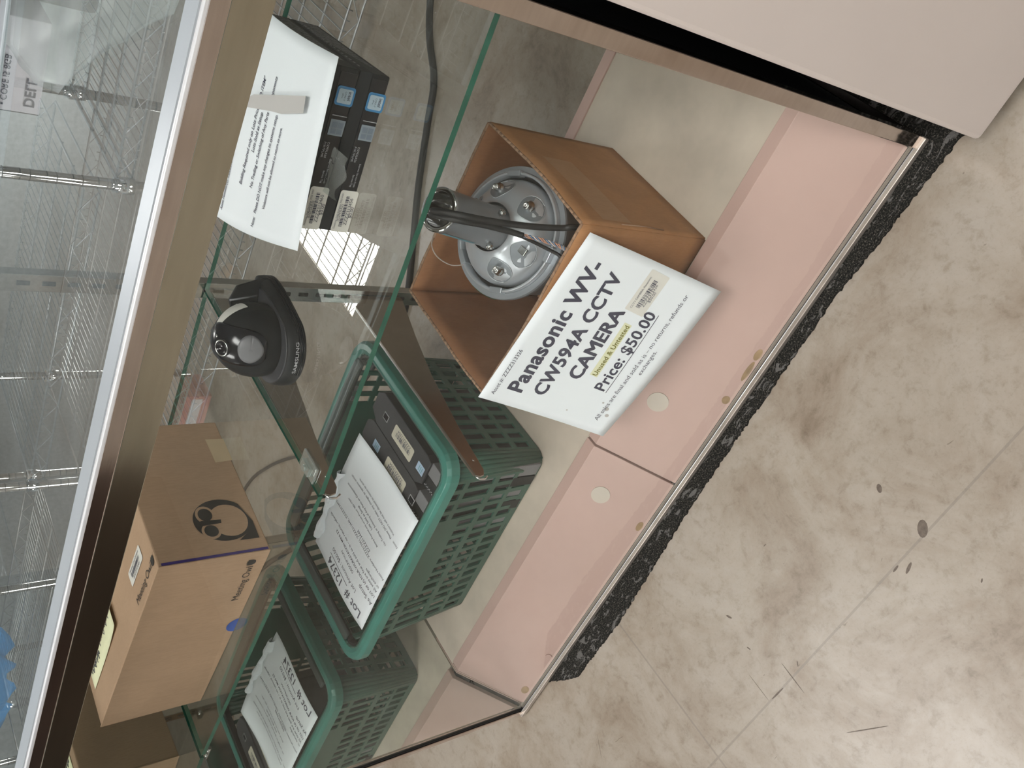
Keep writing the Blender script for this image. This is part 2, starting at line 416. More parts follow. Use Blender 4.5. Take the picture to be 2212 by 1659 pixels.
for (x, y, k), lb in zip(spots, LBL):
    t = thing('ceiling_light', 'white rectangular ceiling light panel ' + lb, 'ceiling light', (x, y, 2.8), 'ceiling light panels')
    fr = MB(); W_, D_ = (0.31, 0.61)
    for a, b in (((x - W_, y - D_, 2.775), (x + W_, y - D_ + .03, 2.8)), ((x - W_, y + D_ - .03, 2.775), (x + W_, y + D_, 2.8)),
                 ((x - W_, y - D_ + .03, 2.775), (x - W_ + .03, y + D_ - .03, 2.8)), ((x + W_ - .03, y - D_ + .03, 2.775), (x + W_, y + D_ - .03, 2.8))): fr.box(a, b)
    fr.build('light_frame', 'cabinet', t)
    B((x - W_ + .03, y - D_ + .03, 2.785), (x + W_ - .03, y + D_ - .03, 2.799)).build('diffuser', 'lamp', t)

# ================================================================== DISPLAY CASE
W, D, H = 1.22, 0.53, 0.91
case = thing('display_case', 'low glass display case with polished metal rails, pink kick boards and mirrored left end', 'display case', (0.61, 0.26, 0.0))
P = lambda a, b, n, mt, bv=0.0: B(a, b).build(n, mt, case, bevel=bv)
# front rail in two tones, top flange
P((-0.014, -0.004, 0.8945), (W, 0.020, 0.910), 'front_rail', 'rail', 0.0012)
P((-0.014, -0.002, 0.866), (W, 0.018, 0.8945), 'lower_front_rail', 'rail2', 0.0008)
P((-0.014, 0.000, 0.910), (W, 0.022, 0.9125), 'top_flange', 'topflange')
P((-0.014, -0.0075, 0.9085), (W, -0.0035, 0.9130), 'rail_lip', 'brightline', 0.0012)
P((-0.014, 0.495, 0.895), (W, 0.520, 0.9125), 'rear_rail', 'topflange', 0.001)
# posts
P((1.203, -0.002, 0.006), (W, 0.016, 0.866), 'corner_post', 'rail', 0.001)
P((-0.014, -0.002, 0.006), (-0.004, 0.016, 0.866), 'corner_post', 'rail', 0.001)
P((1.205, 0.50, 0.006), (W, 0.52, 0.895), 'corner_post', 'steel', 0.001)
P((-0.014, 0.50, 0.006), (-0.001, 0.52, 0.895), 'corner_post', 'steel', 0.001)
P((-0.003, 0.001, 0.010), (-0.0005, 0.006, 0.866), 'black_gasket', 'black')
# bottom rails
P((-0.014, -0.007, 0.005), (W, 0.0, 0.0142), 'bottom_rail', 'botrail', 0.001)
MB().tube([(-0.012, -0.0006, 0.0144), (W, -0.0006, 0.0144)], 0.0007, 6).build('rail_bead', 'brightline', case)
P((0.0, 0.0001, 0.006), (1.203, 0.0018, 0.0132), 'rail_channel', 'black')
P((0.001, 0.0019, 0.006), (1.203, 0.0078, 0.0112), 'glass_seat', 'botrail')
P((-0.014, 0.02, 0.005), (-0.001, 0.50, 0.030), 'side_bottom_rail', 'rail', 0.001)
P((1.208, 0.02, 0.005), (W, 0.50, 0.030), 'side_bottom_rail', 'rail', 0.001)
P((0.0, 0.497, 0.005), (1.203, 0.51, 0.030), 'rear_bottom_rail', 'rail', 0.001)
P((1.205, 0.02, 0.885), (W, 0.495, 0.910), 'side_top_rail', 'rail', 0.001)
P((-0.014, 0.02, 0.885), (0.001, 0.495, 0.910), 'side_top_rail', 'rail', 0.001)
# panes
def pane(a, b, n, gm, par=case, em='glass_edge'):
    o = MB().box(a, b); dims = [b[i] - a[i] for i in range(3)]; thin = dims.index(min(dims))
    for i in range(6):
        ax = 2 if i < 2 else (1 if i in (2, 4) else 0)
        o.mi[i] = 0 if ax == thin else 1
    return o.build(n, [gm, em], par)
pane((0.0, 0.0025, 0.0115), (1.203, 0.0075, 0.866), 'front_glass', 'glass_front', em='glass_front')
pane((-0.010, 0.021, 0.904), (W - .006, 0.495, 0.910), 'top_glass', 'glass_top')
P((1.2060, 0.017, 0.032), (1.2078, 0.499, 0.884), 'dark_gap_panel', 'black')  # black sheet added so the gap beside the cabinet reads dark
P((1.2035, 0.017, 0.032), (1.2058, 0.499, 0.884), 'bounce_mirror_panel', 'mirror')  # unseen mirror added to throw light onto the carton's right wall
P((-0.0035, 0.010, 0.012), (0.0, 0.499, 0.884), 'mirror_panel', 'mirror')
# deck
P((0.004, 0.133, 0.085), (1.2, 0.455, 0.105), 'deck', 'deck')
def kick(x0, x1, nm):
    prof = [(0.0079, 0.0118), (0.112, 0.1095), (0.133, 0.1085), (0.133, 0.100), (0.114, 0.100), (0.0150, 0.007)]
    mb = MB().prism([(x0, y, z) for y, z in prof], (x1 - x0, 0, 0))
    o = mb.build(nm, 'pink', case, bevel=0.0008)
    return o
k1 = kick(0.012, 0.6005, 'kick_board'); k2 = kick(0.6045, 1.2, 'kick_board')
P((0.599, 0.014, 0.008), (0.606, 0.100, 0.012), 'seam_backing', 'black')
MB().prism([(0.0006, y, z) for y, z in ((0.014, 0.006), (0.116, 0.103), (0.20, 0.103), (0.20, 0.0075))], (0.0026, 0, 0)).build('end_skirt', 'pink', case)
P((0.004, 0.455, 0.085), (1.2, 0.475, 0.1085), 'rear_lip', 'pink', 0.0008)
P((0.02, 0.14, 0.006), (1.18, 0.47, 0.085), 'plinth', 'black')
s45 = Vector((0, 1, 0.937)).normalized(); n45 = Vector((0, -0.937, 1)).normalized()
def disc(x, y, rx, ry, nm, mt, par, th=0.0009):
    c = Vector((x, y, 0.0125 + (y - 0.0085) * 0.937)) + n45 * 0.0002
    mb = MB().prism([c + Vector((1, 0, 0)) * rx * math.cos(t) + s45 * ry * math.sin(t) for t in [2 * math.pi * i / 28 for i in range(28)]], n45 * th)
    return mb.build(nm, mt, par)
disc(0.721, 0.077, 0.0165, 0.0165, 'hole_plug', 'plug', k2)
disc(0.522, 0.075, 0.0165, 0.0155, 'hole_plug', 'plug', k1)
disc(0.149, 0.0155, 0.006, 0.006, 'screw_cover', 'pink', k1, 0.0015)
for x, y, a, b in ((0.832, 0.0125, 0.018, 0.004), (0.862, 0.0135, 0.010, 0.005), (0.775, 0.0145, 0.007, 0.006), (0.045, 0.0165, 0.010, 0.007), (0.50, 0.014, 0.010, 0.005)):
    disc(x, y, a, b, 'glue_spot', 'glue', k2 if x > .6 else k1, 0.0003)
# rear standard with slots and brackets
st = P((0.580, 0.515, 0.006), (0.607, 0.531, 0.895), 'shelf_standard', 'steel', 0.001)
mb = MB()
for i in range(24):
    z = 0.13 + i * 0.031
    mb.box((0.591, 0.5135, z), (0.5965, 0.5152, z + 0.016))
mb.build('slot', 'black', st)
def blade(z, nm):
    pr = [(0.513, z - 0.105), (0.505, z - 0.105), (0.400, z - 0.075), (0.300, z - 0.050), (0.180, z - 0.030), (0.092, z - 0.020), (0.082, z - 0.014), (0.080, z - 0.006), (0.083, z), (0.513, z)]
    b_ = MB().prism([(0.5955, y, q) for y, q in pr], (0.0024, 0, 0)).build(nm, 'bracket', case, bevel=0.0005)
    mb = MB().prism([(0.5925, 0.086, z - 0.0012), (0.5925, 0.513, z - 0.0012), (0.5955, 0.513, z - 0.0012), (0.5955, 0.086, z - 0.0012)], (0, 0, 0.0012))
    mb.build('flange', 'steel', b_)
    cyl((0.5948, 0.112, z - 0.014), (0.5988, 0.112, z - 0.014), 0.0022, 12).build('rivet', 'steel', b_)
    mb = MB().tube([(0.5960, 0.083, z), (0.5945, 0.078, z - 0.005), (0.5945, 0.077, z - 0.014), (0.5960, 0.081, z - 0.020)], 0.0014, 6)
    mb.build('tip_lip', 'chrome', b_)
    return b_
blade(0.369, 'lower_shelf_bracket'); blade(0.6025, 'upper_shelf_bracket')
for y in (0.118, 0.46):
    cyl((1.1885, y, 0.600), (1.2035, y, 0.600), 0.0035, 12).build('shelf_peg', 'chrome', case)
    cyl((0.0002, y - .01, 0.599), (0.0135, y - .01, 0.599), 0.0035, 12).build('shelf_peg', 'chrome', case)
cyl((0.590, 0.500, 0.345), (0.590, 0.514, 0.345), 0.006, 14).build('bolt', 'steel', case)
# felt patch on the inside of the rail, rust
ch = MB()
for i in range(10):
    a = random.uniform(0, 6.28)
mb = MB().grid(lambda u, v: (0.735 + .03 * u, 0.5205 - .002 * math.sin(9 * u + 5 * v), 0.865 + .02 * v + .004 * math.sin(7 * u)), 6, 4)

MB().lathe([(0.0, -0.014), (0.006, -0.010), (0.0075, 0.0), (0.006, 0.010), (0.0, 0.014)], 10, Matrix.Translation((0.628, 0.520, 0.640)) @ Matrix.Rotation(1.3, 4, 'Y')).build('cork_scrap', 'tape_k', case)
# ================================================================== GLASS SHELVES
def shelf(name, pts, lab):
    t = thing(name, lab, 'glass shelf', (pts[0][0], pts[0][1], 0.604), 'glass shelves in the display case')
    MB().prism([(x, y, 0.6045) for x, y in pts], (0, 0, 0.0065), 0, 1).build('shelf_pane', ['glass_shelf', 'glass_edge'], t)
    return t
shelf('glass_shelf', [(0.0045, 0.104), (0.5935, 0.083), (0.5935, 0.512), (0.0045, 0.506)], 'clear glass shelf with green edges at the mirrored end, carrying the brown carton')
rs = shelf('glass_shelf', [(0.5975, 0.083), (1.198, 0.116), (1.198, 0.508), (0.5975, 0.512)], 'clear glass shelf with green edges at the right, carrying two small black computers')
ZS = 0.611
cl = thing('shelf_clip', 'small clear plastic clip joining the glass shelf corners', 'clip', (0.61, 0.11, ZS))
mb = MB().box((0.598, 0.100, ZS), (0.622, 0.140, ZS + 0.003)); mb.box((0.603, 0.108, ZS + .003), (0.616, 0.130, ZS + 0.008))
mb.build('clip_body', 'clear', cl, bevel=0.001)
cyl((0.609, 0.119, ZS + .008), (0.609, 0.119, ZS + 0.0105), 0.004, 14).build('clip_button', 'clear', cl)

# ================================================================== CARPET MAT
def ragged(pts, amp, n):
    out = []
    for i in range(len(pts)):
        a = Vector(pts[i]); b = Vector(pts[(i + 1) % len(pts)]); k = max(1, int((b - a).length / n))
        for j in range(k):
            p = a.lerp(b, j / k); out.append(p + Vector((random.uniform(-amp, amp), random.uniform(-amp, amp), 0)))
    return out
front = [(0.090, -0.003, 0.0003), (0.150, -0.040, 0.0003), (0.168, -0.048, .0003), (0.195, -0.047, .0003), (0.316, -0.049, .0003), (0.441, -0.042, .0003), (0.576, -0.033, .0003),
         (0.722, -0.029, .0003), (0.874, -0.027, .0003), (0.993, -0.025, .0003), (1.087, -0.031, .0003), (1.17, -0.034, .0003), (1.243, -0.038, .0003), (1.262, -0.045, .0003),
         (1.30, -0.04, .0003), (1.30, 0.36, .0003), (0.12, 0.36, .0003)]
mb = MB().prism(ragged(front, 0.0016, 0.004), (0, 0, 0.0042))
tag(mb.build('carpet_strip', 'carpet'), 'ragged strip of black flecked carpet peeking out under the display case', 'carpet')

# ================================================================== WHITE CABINET (right)
cb = thing('white_cabinet', 'off-white enamelled metal cabinet standing right of the display case', 'cabinet', (1.6, 0.2, 0))
B((1.248, -0.072, 0.030), (1.98, -0.050, 1.06)).build('front_panel', 'cabinet', cb, bevel=0.006, seg=3)
B((1.262, -0.050, 0.032), (1.97, 0.56, 1.05)).build('cabinet_body', 'black', cb)  # black colour paints the shade on the cabinet side in the narrow gap
for x in (1.29, 1.93):
    for y in (-0.02, 0.52): cyl((x, y, 0.0045 if x < 1.3 else 0.0), (x, y, 0.033), 0.016).build('foot', 'rubber', cb)
B((1.258, -0.055, 1.052), (1.975, 0.565, 1.075)).build('cabinet_top', 'cabinet', cb, bevel=0.004)

# ================================================================== OPEN CARTON
bx = thing('open_carton', 'open brown cardboard carton holding the silver dome camera', 'cardboard box', (0.84, 0.25, 0.106))
A0 = {'FL': (0.700, 0.139), 'FR': (0.972, 0.137), 'BR': (0.986, 0.371), 'BL': (0.708, 0.371)}
ZT = {'FL': 0.371, 'FR': 0.351, 'BR': 0.352, 'BL': 0.366}
zb = 0.1062
def wallgrid(a, b, nm, bow=0.004, mt='carton'):
    pa = Vector((*A0[a], 0)); pb = Vector((*A0[b], 0)); d = (pb - pa); nn = Vector((-d.y, d.x, 0)).normalized()
    def fn(u, v):
        p = pa.lerp(pb, u); z = zb + v * ((ZT[a] * (1 - u) + ZT[b] * u) - zb)
        z += (0.0010 * math.sin(9 * u + 1) + 0.0003 * math.sin(41 * u)) * v
        return (p.x + nn.x * bow * math.sin(math.pi * u) * v, p.y + nn.y * bow * math.sin(math.pi * u) * v, z)
    mb = MB().grid(fn, 24, 10)
    o = mb.build(nm, [mt], bx, solid=0.0042)
    e = MB()
    for i in range(24):
        e.tube([Vector(fn(i / 24, 1)) + Vector((0, 0, .0006)), Vector(fn((i + 1) / 24, 1)) + Vector((0, 0, .0006))], 0.0021, 6)
    e.build('torn_edge', 'edgeboard', o)
    return o
wallgrid('FL', 'FR', 'front_wall', -0.003); wr = wallgrid('FR', 'BR', 'right_wall', -0.004)
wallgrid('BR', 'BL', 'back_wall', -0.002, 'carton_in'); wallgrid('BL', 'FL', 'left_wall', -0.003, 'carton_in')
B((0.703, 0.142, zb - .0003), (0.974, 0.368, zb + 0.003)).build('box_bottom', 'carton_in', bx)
# tape band on the right wall
def rw(u, v, o=0.0026):
    pa = Vector((*A0['FR'], 0)); pb = Vector((*A0['BR'], 0)); p = pa.lerp(pb, u); nn = Vector((pb - pa).normalized().cross(Vector((0, 0, 1))))
    p = p + nn * (o + 0.004 * math.sin(math.pi * u) * v)
    return (p.x, p.y, zb + v * (0.351 - zb))
mb = MB().grid(lambda u, v: rw(0.05 + u * 0.60, 0.60 + v * 0.22 + .03 * u), 12, 3)
mb.build('tape_patch', 'tape_k', wr)
mb = MB().tube([rw(0.02, 0.70, .003), rw(0.03, 0.5, .003), rw(0.02, 0.36, .003)], 0.0009, 5); mb.build('tear', 'edgeboard', wr)
# ---- price sign
SO = Vector((0.703, 0.128, 0.388)); SX = Vector((0.98440443, 0.0, -0.17592018)); SY = Vector((-0.16669464, -0.31958287, -0.93278062)); SN = Vector((0.05622108, -0.94755833, 0.3145988))
C4 = ((0.0, 0.0), (0.2672, 0.0002), (0.278, 0.2269), (0.0095, 0.2158))
def sgn(x, y, off=0.0):
    # slight curl of the sheet toward the bottom
    c = 0.004 * math.sin(math.pi * min(max(x / .27, 0), 1)) * (y / .2) - 0.003 * math.sin(math.pi * min(max(y / .22, 0), 1))
    return SO + SX * x + SY * y + SN * (c + off)
def sheet_uv(u, v, C=C4):
    a = Vector(C[0]).lerp(Vector(C[1]), u); b = Vector(C[3]).lerp(Vector(C[2]), u); return a.lerp(b, v)
sg = thing('price_sign', 'white paper sign reading Panasonic camera $50.00 hung on the carton front', 'sign', tuple(SO))
def f_(u, v): q = sheet_uv(u, v); return sgn(q.x, q.y)
MB().grid(f_, 20, 16).build('paper_sheet', 'paper', sg, solid=0.0003)
L1 = lambda x, y: sgn(x, y, 0.0006)
tb = MB(); kw = dict(up=-1.0)
def sw(t, p0, p1, bold=0.0, mi=0, shear=0.0, hs=1.0): write(tb, L1, t, p0, p1, hs, bold, shear, mi, up=-1.0)
def fix(): pass
sw('Asset #: ZZZZ313326', (0.0118, 0.0185), (0.0875, 0.0171))
sw('Panasonic WV-', (0.0274, 0.0535), (0.2384, 0.0455), 0.034)
sw('CW594A CCTV', (0.0352, 0.0882), (0.2363, 0.0800), 0.034)
for i, (dx, dy) in enumerate(((-.0009, -.0007), (.0009, -.0007), (-.0009, .0007), (.0009, .0007), (0, 0))):
    write(tb, lambda x, y, k=i: sgn(x, y, 0.0006 + k * .00002), 'CAMERA', (0.0785 + dx, 0.1206 + dy), (0.1935 + dx, 0.1162 + dy), 1.0, 0.0, 0.0, 0, up=-1.0)
sw('Unused & Untested', (0.0937, 0.1401), (0.1783, 0.1362), 0.025, 1)
sw('Price: $50.00', (0.0762, 0.1661), (0.2095, 0.1608), 0.022)
sw('All sales are final and sold as is \u2013 no returns, refunds or', (0.0303, 0.1894), (0.2521, 0.1864), 0.0, 2)
sw('exchanges.', (0.1216, 0.2004), (0.163, 0.1985), 0.0, 2)
for i in range(16):
    a_, b_ = 0.0755 + 0.1345 * i / 16, 0.0755 + 0.1345 * (i + 1) / 16; ya, yb = 0.1700 - 0.006 * i / 16, 0.1700 - 0.006 * (i + 1) / 16
    tb.add([L1(a_, ya), L1(b_, yb), L1(b_, yb + .001), L1(a_, ya + .001)], [(0, 1, 2, 3)], 0)
lt = tb.build('lettering', ['ink', 'olive', 'inkgrey'], sg)
hb = MB().grid(lambda u, v: sgn(0.092 + .089 * u, 0.1298 - .004 * u + .0125 * v, 0.0003), 12, 2); hb.build('highlighter_mark', 'hilite', sg)
lb = MB(); rrect(lb, lambda x, y: sgn(x, y, 0.0005), (0.198, 0.112), (0.262, 0.144), 0.002); lo = lb.build('barcode_label', 'label', sg)
lb = MB(); F2 = lambda x, y: sgn(x, y, 0.0009)
write(lb, F2, 'CCTV CAMERA, Panasonic', (0.203, 0.1205), (0.252, 0.1190), 1, 0, 0, 0, -1); barcode(lb, F2, (0.207, 0.1245), (0.250, 0.1310))
write(lb, F2, 'ZZZZ313326', (0.211, 0.1360), (0.246, 0.1350), 1, 0, 0, 0, -1); write(lb, F2, '$50.00', (0.220, 0.1400), (0.236, 0.1395), 1, 0, 0, 0, -1)
lb.build('barcode_print', 'inkgrey', lo)
for x, y, r in ((0.053, 0.190, .0030), (0.0435, 0.197, .0028), (0.028, 0.135, .0012), (0.060, 0.178, .0015)):
    mb = MB(); mb.add([sgn(x + r * math.cos(t), y + r * 1.2 * math.sin(t), 0.0005) for t in [i * .5236 for i in range(12)]], [list(range(12))]); mb.build('water_spot', 'greytape', sg)

# ================================================================== CCTV CAMERA
AX = Vector((0.207, -0.116, 0.972)).normalized(); CO = Vector((0.8751, 0.2730, 0.325))
rotq = Vector((0, 0, 1)).rotation_difference(AX).to_matrix().to_4x4()
CT = Matrix.Translation(CO) @ rotq 
cc = thing('dome_camera', 'silver ceiling dome security camera standing upside in the open carton', 'security camera', tuple(CO - AX * .205))
def lat(prof, nm, mt, par=cc, n=56, **k): return MB().lathe(prof, n, CT, **k).build(nm, mt, par)
housing = lat([(0.0, -0.196), (0.050, -0.196), (0.058, -0.185), (0.070, -0.12), (0.082, -0.03), (0.0850, -0.012), (0.0925, -0.010), (0.0935, -0.003), (0.0925, 0.0), (0.0845, 0.0), (0.0845, -0.018), (0.0, -0.018)], 'housing', 'alu', n=96, smooth=False)
lat([(0.0840, -0.002), (0.0840, 0.0070), (0.0822, 0.0085), (0.0800, 0.0070), (0.0800, -0.012)], 'inner_ring', 'alulit')
lat([(0.0797, -0.006), (0.0745, -0.008), (0.0742, -0.016)], 'ring_gasket', 'rubber')
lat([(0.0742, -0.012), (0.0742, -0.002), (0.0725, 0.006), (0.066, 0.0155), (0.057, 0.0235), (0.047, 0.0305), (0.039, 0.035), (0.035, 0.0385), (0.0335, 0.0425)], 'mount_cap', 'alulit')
capT = CT
def cap_z(r):
    pr = [(0.0, .0425), (0.035, 0.0385), (0.039, 0.035), (0.047, 0.0305), (0.057, 0.0235), (0.066, 0.0155), (0.0725, 0.006), (0.0742, -0.002)]
    for (r0, z0), (r1, z1) in zip(pr, pr[1:]):
        if r <= r1: return z0 + (z1 - z0) * (r - r0) / (r1 - r0)
    return 0.0
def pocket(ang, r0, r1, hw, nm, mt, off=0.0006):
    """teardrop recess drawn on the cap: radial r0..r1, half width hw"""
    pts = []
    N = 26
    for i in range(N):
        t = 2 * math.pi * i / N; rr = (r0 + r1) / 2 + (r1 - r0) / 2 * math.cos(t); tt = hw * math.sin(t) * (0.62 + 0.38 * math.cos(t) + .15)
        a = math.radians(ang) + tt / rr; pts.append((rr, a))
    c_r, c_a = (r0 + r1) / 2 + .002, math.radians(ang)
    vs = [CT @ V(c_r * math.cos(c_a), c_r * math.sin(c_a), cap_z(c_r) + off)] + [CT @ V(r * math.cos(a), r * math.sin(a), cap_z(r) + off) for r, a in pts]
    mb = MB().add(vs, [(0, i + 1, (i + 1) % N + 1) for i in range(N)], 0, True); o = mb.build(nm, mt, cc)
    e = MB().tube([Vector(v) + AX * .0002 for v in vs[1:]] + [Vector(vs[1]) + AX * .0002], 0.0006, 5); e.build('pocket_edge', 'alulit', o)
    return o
POCK = (-27, -139, 92, 38)
for i, a in enumerate(POCK):
    big = (i == 3)
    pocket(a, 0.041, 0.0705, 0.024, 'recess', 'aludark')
    ar = math.radians(a + 3)
    p = V(0.057 * math.cos(ar), 0.057 * math.sin(ar), cap_z(0.057) + 0.0004)
    mb = MB().lathe([(0.0075, 0), (0.0075, 0.002), (0.0055, 0.0027), (0.0055, 0.0080), (0.0048, 0.0105), (0.0026, 0.0105), (0.0026, 0.006), (0.0, 0.006)], 18, CT @ Matrix.Translation(p))
    mb.build('hex_bolt', 'steel', cc)
# side pocket plate with clip
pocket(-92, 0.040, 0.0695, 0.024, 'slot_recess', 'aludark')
mb = MB(); ar = math.radians(-90)
mb.box((0.046, -0.003, 0.0265), (0.062, 0.007, 0.0290), 0, CT @ Matrix.Rotation(ar, 4, 'Z')); mb.build('spring_clip', 'steel', cc, bevel=0.0008)
for a in (32, -150, -78, 150):   # ring latches
    mb = MB().box((0.0770, -0.011, -0.004), (0.0850, 0.011, 0.0098), 0, CT @ Matrix.Rotation(math.radians(a), 4, 'Z')); mb.build('latch', 'alu', cc, bevel=0.001)
# threaded collar
thr = [(0.0300, 0.034), (0.0300, 0.0425), (0.0284, 0.046), (0.0280, 0.143), (0.0286, 0.144), (0.0286, 0.1485), (0.0275, 0.1500), (0.0235, 0.1500)]
collar = lat(thr, 'pipe_collar', 'alu')
tp = [(0.0235, 0.1500)]
z = 0.1485
while z > 0.100: tp += [(0.0218, z), (0.0229, z - 0.0014)]; z -= 0.0028
tp += [(0.0222, 0.095), (0.0222, 0.055), (0.0, 0.055)]
lat(tp, 'thread', 'chrome', collar)
lat([(0.0236, 0.1502), (0.0276, 0.1502), (0.0288, 0.1488)], 'collar_rim', 'chrome', collar)
for a in (64, 153, -117, -30):
    T_ = CT @ Matrix.Rotation(math.radians(a), 4, 'Z') @ Matrix.Translation((0.0278, 0, 0.060)) @ Matrix.Rotation(math.pi / 2, 4, 'Y')
    mb = MB().lathe([(0.0030, -0.001), (0.0030, 0.004), (0.0048, 0.004), (0.0050, 0.0085), (0.0045, 0.0095), (0.0022, 0.0095), (0.0022, 0.007), (0.0, 0.007)], 16, T_); mb.build('set_screw', 'steel', collar)
lat([(0.0286, 0.075), (0.0284, 0.138)], 'blue_film', 'teal', collar, a0=math.radians(168), a1=math.radians(222), n=12)
# green tape and clear bag piece on the side wall
lat([(0.0945, -0.004), (0.0945, -0.012), (0.0880, -0.018), (0.0800, -0.075)], 'green_tape', 'grtape', cc, a0=math.radians(-186), a1=math.radians(-158), n=12)
# cables
def W_(x, y, z): return CT @ V(x, y, z)
mouth = CO + AX * 0.10
c1 = bez([mouth, (0.906, 0.250, 0.481), (0.918, 0.227, 0.484), (0.926, 0.208, 0.468), (0.928, 0.2, 0.44), (0.931, 0.192, 0.41), (0.937, 0.181, 0.375), (0.946, 0.169, 0.345), (0.953, 0.162, 0.328), (0.958, 0.150, 0.25)], 8)
MB().tube(c1, 0.0042, 10).build('thick_cable', 'rubber', cc)
c2 = bez([mouth + V(.003, -.004, 0), (0.900, 0.253, 0.479), (0.910, 0.229, 0.478), (0.916, 0.213, 0.462), (0.918, 0.205, 0.432), (0.919, 0.195, 0.402), (0.92, 0.186, 0.385)], 8)
MB().tube(c2, 0.0040, 10).build('sheathed_cable', 'rubber', cc)
c3 = bez([(0.918, 0.189, 0.388), (0.914, 0.18, 0.362), (0.912, 0.164, 0.340), (0.912, 0.152, 0.325), (0.925, 0.150, 0.25)], 8)
MB().tube(c3, 0.0024, 8).build('thin_cable', 'rubber', cc)
for i, mt in enumerate(('copper', 'bluew', 'whitewire', 'bluew', 'copper')):
    pts = []
    base = bez([(0.92, 0.186, 0.385), (0.922, 0.176, 0.362), (0.924, 0.161, 0.342), (0.926, 0.152, 0.328), (0.945, 0.152, 0.26)], 8)
    for k, p in enumerate(base):
        a = k * 0.9 + i * 1.26; pts.append(p + V(math.cos(a), 0.3, math.sin(a)) * 0.0022)
    MB().tube(pts, 0.0008, 5).build('wire', mt, cc)
ww = bez([(0.868, 0.265, 0.455), (0.828, 0.301, 0.42), (0.809, 0.304, 0.4), (0.797, 0.305, 0.37), (0.800, 0.305, 0.345), (0.808, 0.297, 0.333)], 8)
MB().tube(ww, 0.0008, 6).build('tether_wire', 'whitewire', cc)

# ================================================================== SHOPPING BASKET
def rr_path(x0, x1, y0, y1, r, n=6):
    pts = []
    for cx, cy, a0 in ((x1 - r, y0 + r, -90), (x1 - r, y1 - r, 0), (x0 + r, y1 - r, 90), (x0 + r, y0 + r, 180)):
        for k in range(n + 1):
            t = math.radians(a0 + 90 * k / n); pts.append(Vector((cx + r * math.cos(t), cy + r * math.sin(t))))
    return pts
bk = thing('shopping_basket', 'green slotted plastic shopping basket on the case deck', 'basket', (0.3, 0.32, 0.106))
ZR, ZB0 = 0.330, 0.1075
top_r = (0.060, 0.519, 0.172, 0.478, 0.035); bot_r = (0.105, 0.505, 0.186, 0.463, 0.022)
def bpt(side, s, t):
    """outer wall point: side 0 front 1 right 2 back 3 left, s 0..1 along the straight run, t 0 bottom..1 top"""
    def corner(rr, side):
        x0, x1, y0, y1, r = rr
        return {0: ((x0 + r, y0), (x1 - r, y0)), 1: ((x1, y0 + r), (x1, y1 - r)), 2: ((x1 - r, y1), (x0 + r, y1)), 3: ((x0, y1 - r), (x0, y0 + r))}[side]
    a0, a1 = corner(bot_r, side); b0, b1 = corner(top_r, side)
    p = Vector(a0).lerp(Vector(a1), s).lerp(Vector(b0).lerp(Vector(b1), s), t)
    return V(p.x, p.y, ZB0 + (ZR - ZB0) * t)
def slot_wall(side, L, plain, nm, full=False):
    n = max(4, int(L / 0.0245)); rows = [(0.07, 0.21), (0.25, 0.40), (0.455, 0.70), (0.745, 0.93)]
    ts = [0.0]
    for a, b in rows: ts += [a, b]
    ts.append(1.0); mb = MB()
    bar = 0.40
    for i in range(n):
        s0, s1 = i / n, (i + 1) / n; sa = s0 + (s1 - s0) * bar / 2; sb = s1 - (s1 - s0) * bar / 2
        for k in range(len(ts) - 1):
            t0, t1 = ts[k], ts[k + 1]; hole = k % 2 == 1
            row = (k - 1) // 2
            if hole and plain and plain[0] <= (i + .5) / n <= plain[1]:
                if row == 3 or full: hole = False
                if row == 2: t1h = 0.58
            def q(sx0, sx1, ty0, ty1):
                mb.add([bpt(side, sx0, ty0), bpt(side, sx1, ty0), bpt(side, sx1, ty1), bpt(side, sx0, ty1)], [(0, 1, 2, 3)])
            if not hole: q(s0, s1, t0, t1)
            else:
                q(s0, sa, t0, t1); q(sb, s1, t0, t1)
                if row == 2 and plain and plain[0] <= (i + .5) / n <= plain[1]: q(sa, sb, 0.60, t1)
    return mb.build(nm, 'basket', bk, solid=0.0032)
slot_wall(0, 0.40, (0.26, 0.74), 'front_wall'); slot_wall(1, 0.25, None, 'right_wall')
slot_wall(2, 0.40, (0.22, 0.78), 'back_wall', True); slot_wall(3, 0.25, None, 'left_wall')
pb_, pt_ = rr_path(*bot_r), rr_path(*top_r)
for c in range(4):
    mb = MB()
    for k in range(6):
        i = c * 7 + k
        mb.add([V(pb_[i].x, pb_[i].y, ZB0), V(pb_[i + 1].x, pb_[i + 1].y, ZB0), V(pt_[i + 1].x, pt_[i + 1].y, ZR), V(pt_[i].x, pt_[i].y, ZR)], [(0, 1, 2, 3)], 0, True)
    mb.build('corner_wall', 'basket', bk, solid=0.0032)
mb = MB(); nx, ny = 14, 9   # slotted floor
for i in range(nx):
    for j in range(ny):
        x0 = bot_r[0] + .004 + (bot_r[1] - bot_r[0] - .008) * i / nx; x1 = bot_r[0] + .004 + (bot_r[1] - bot_r[0] - .008) * (i + 1) / nx
        y0 = bot_r[2] + .004 + (bot_r[3] - bot_r[2] - .008) * j / ny; y1 = bot_r[2] + .004 + (bot_r[3] - bot_r[2] - .008) * (j + 1) / ny
        xa, xb = x0 + .0045, x1 - .0045
        z = ZB0 + .001
        if j % 3 == 0: mb.add([(x0, y0, z), (x1, y0, z), (x1, y1, z), (x0, y1, z)], [(0, 1, 2, 3)])
        else:
            mb.add([(x0, y0, z), (xa, y0, z), (xa, y1, z), (x0, y1, z)], [(0, 1, 2, 3)]); mb.add([(xb, y0, z), (x1, y0, z), (x1, y1, z), (xb, y1, z)], [(0, 1, 2, 3)])
mb.build('basket_floor', 'basket', bk, solid=0.002)
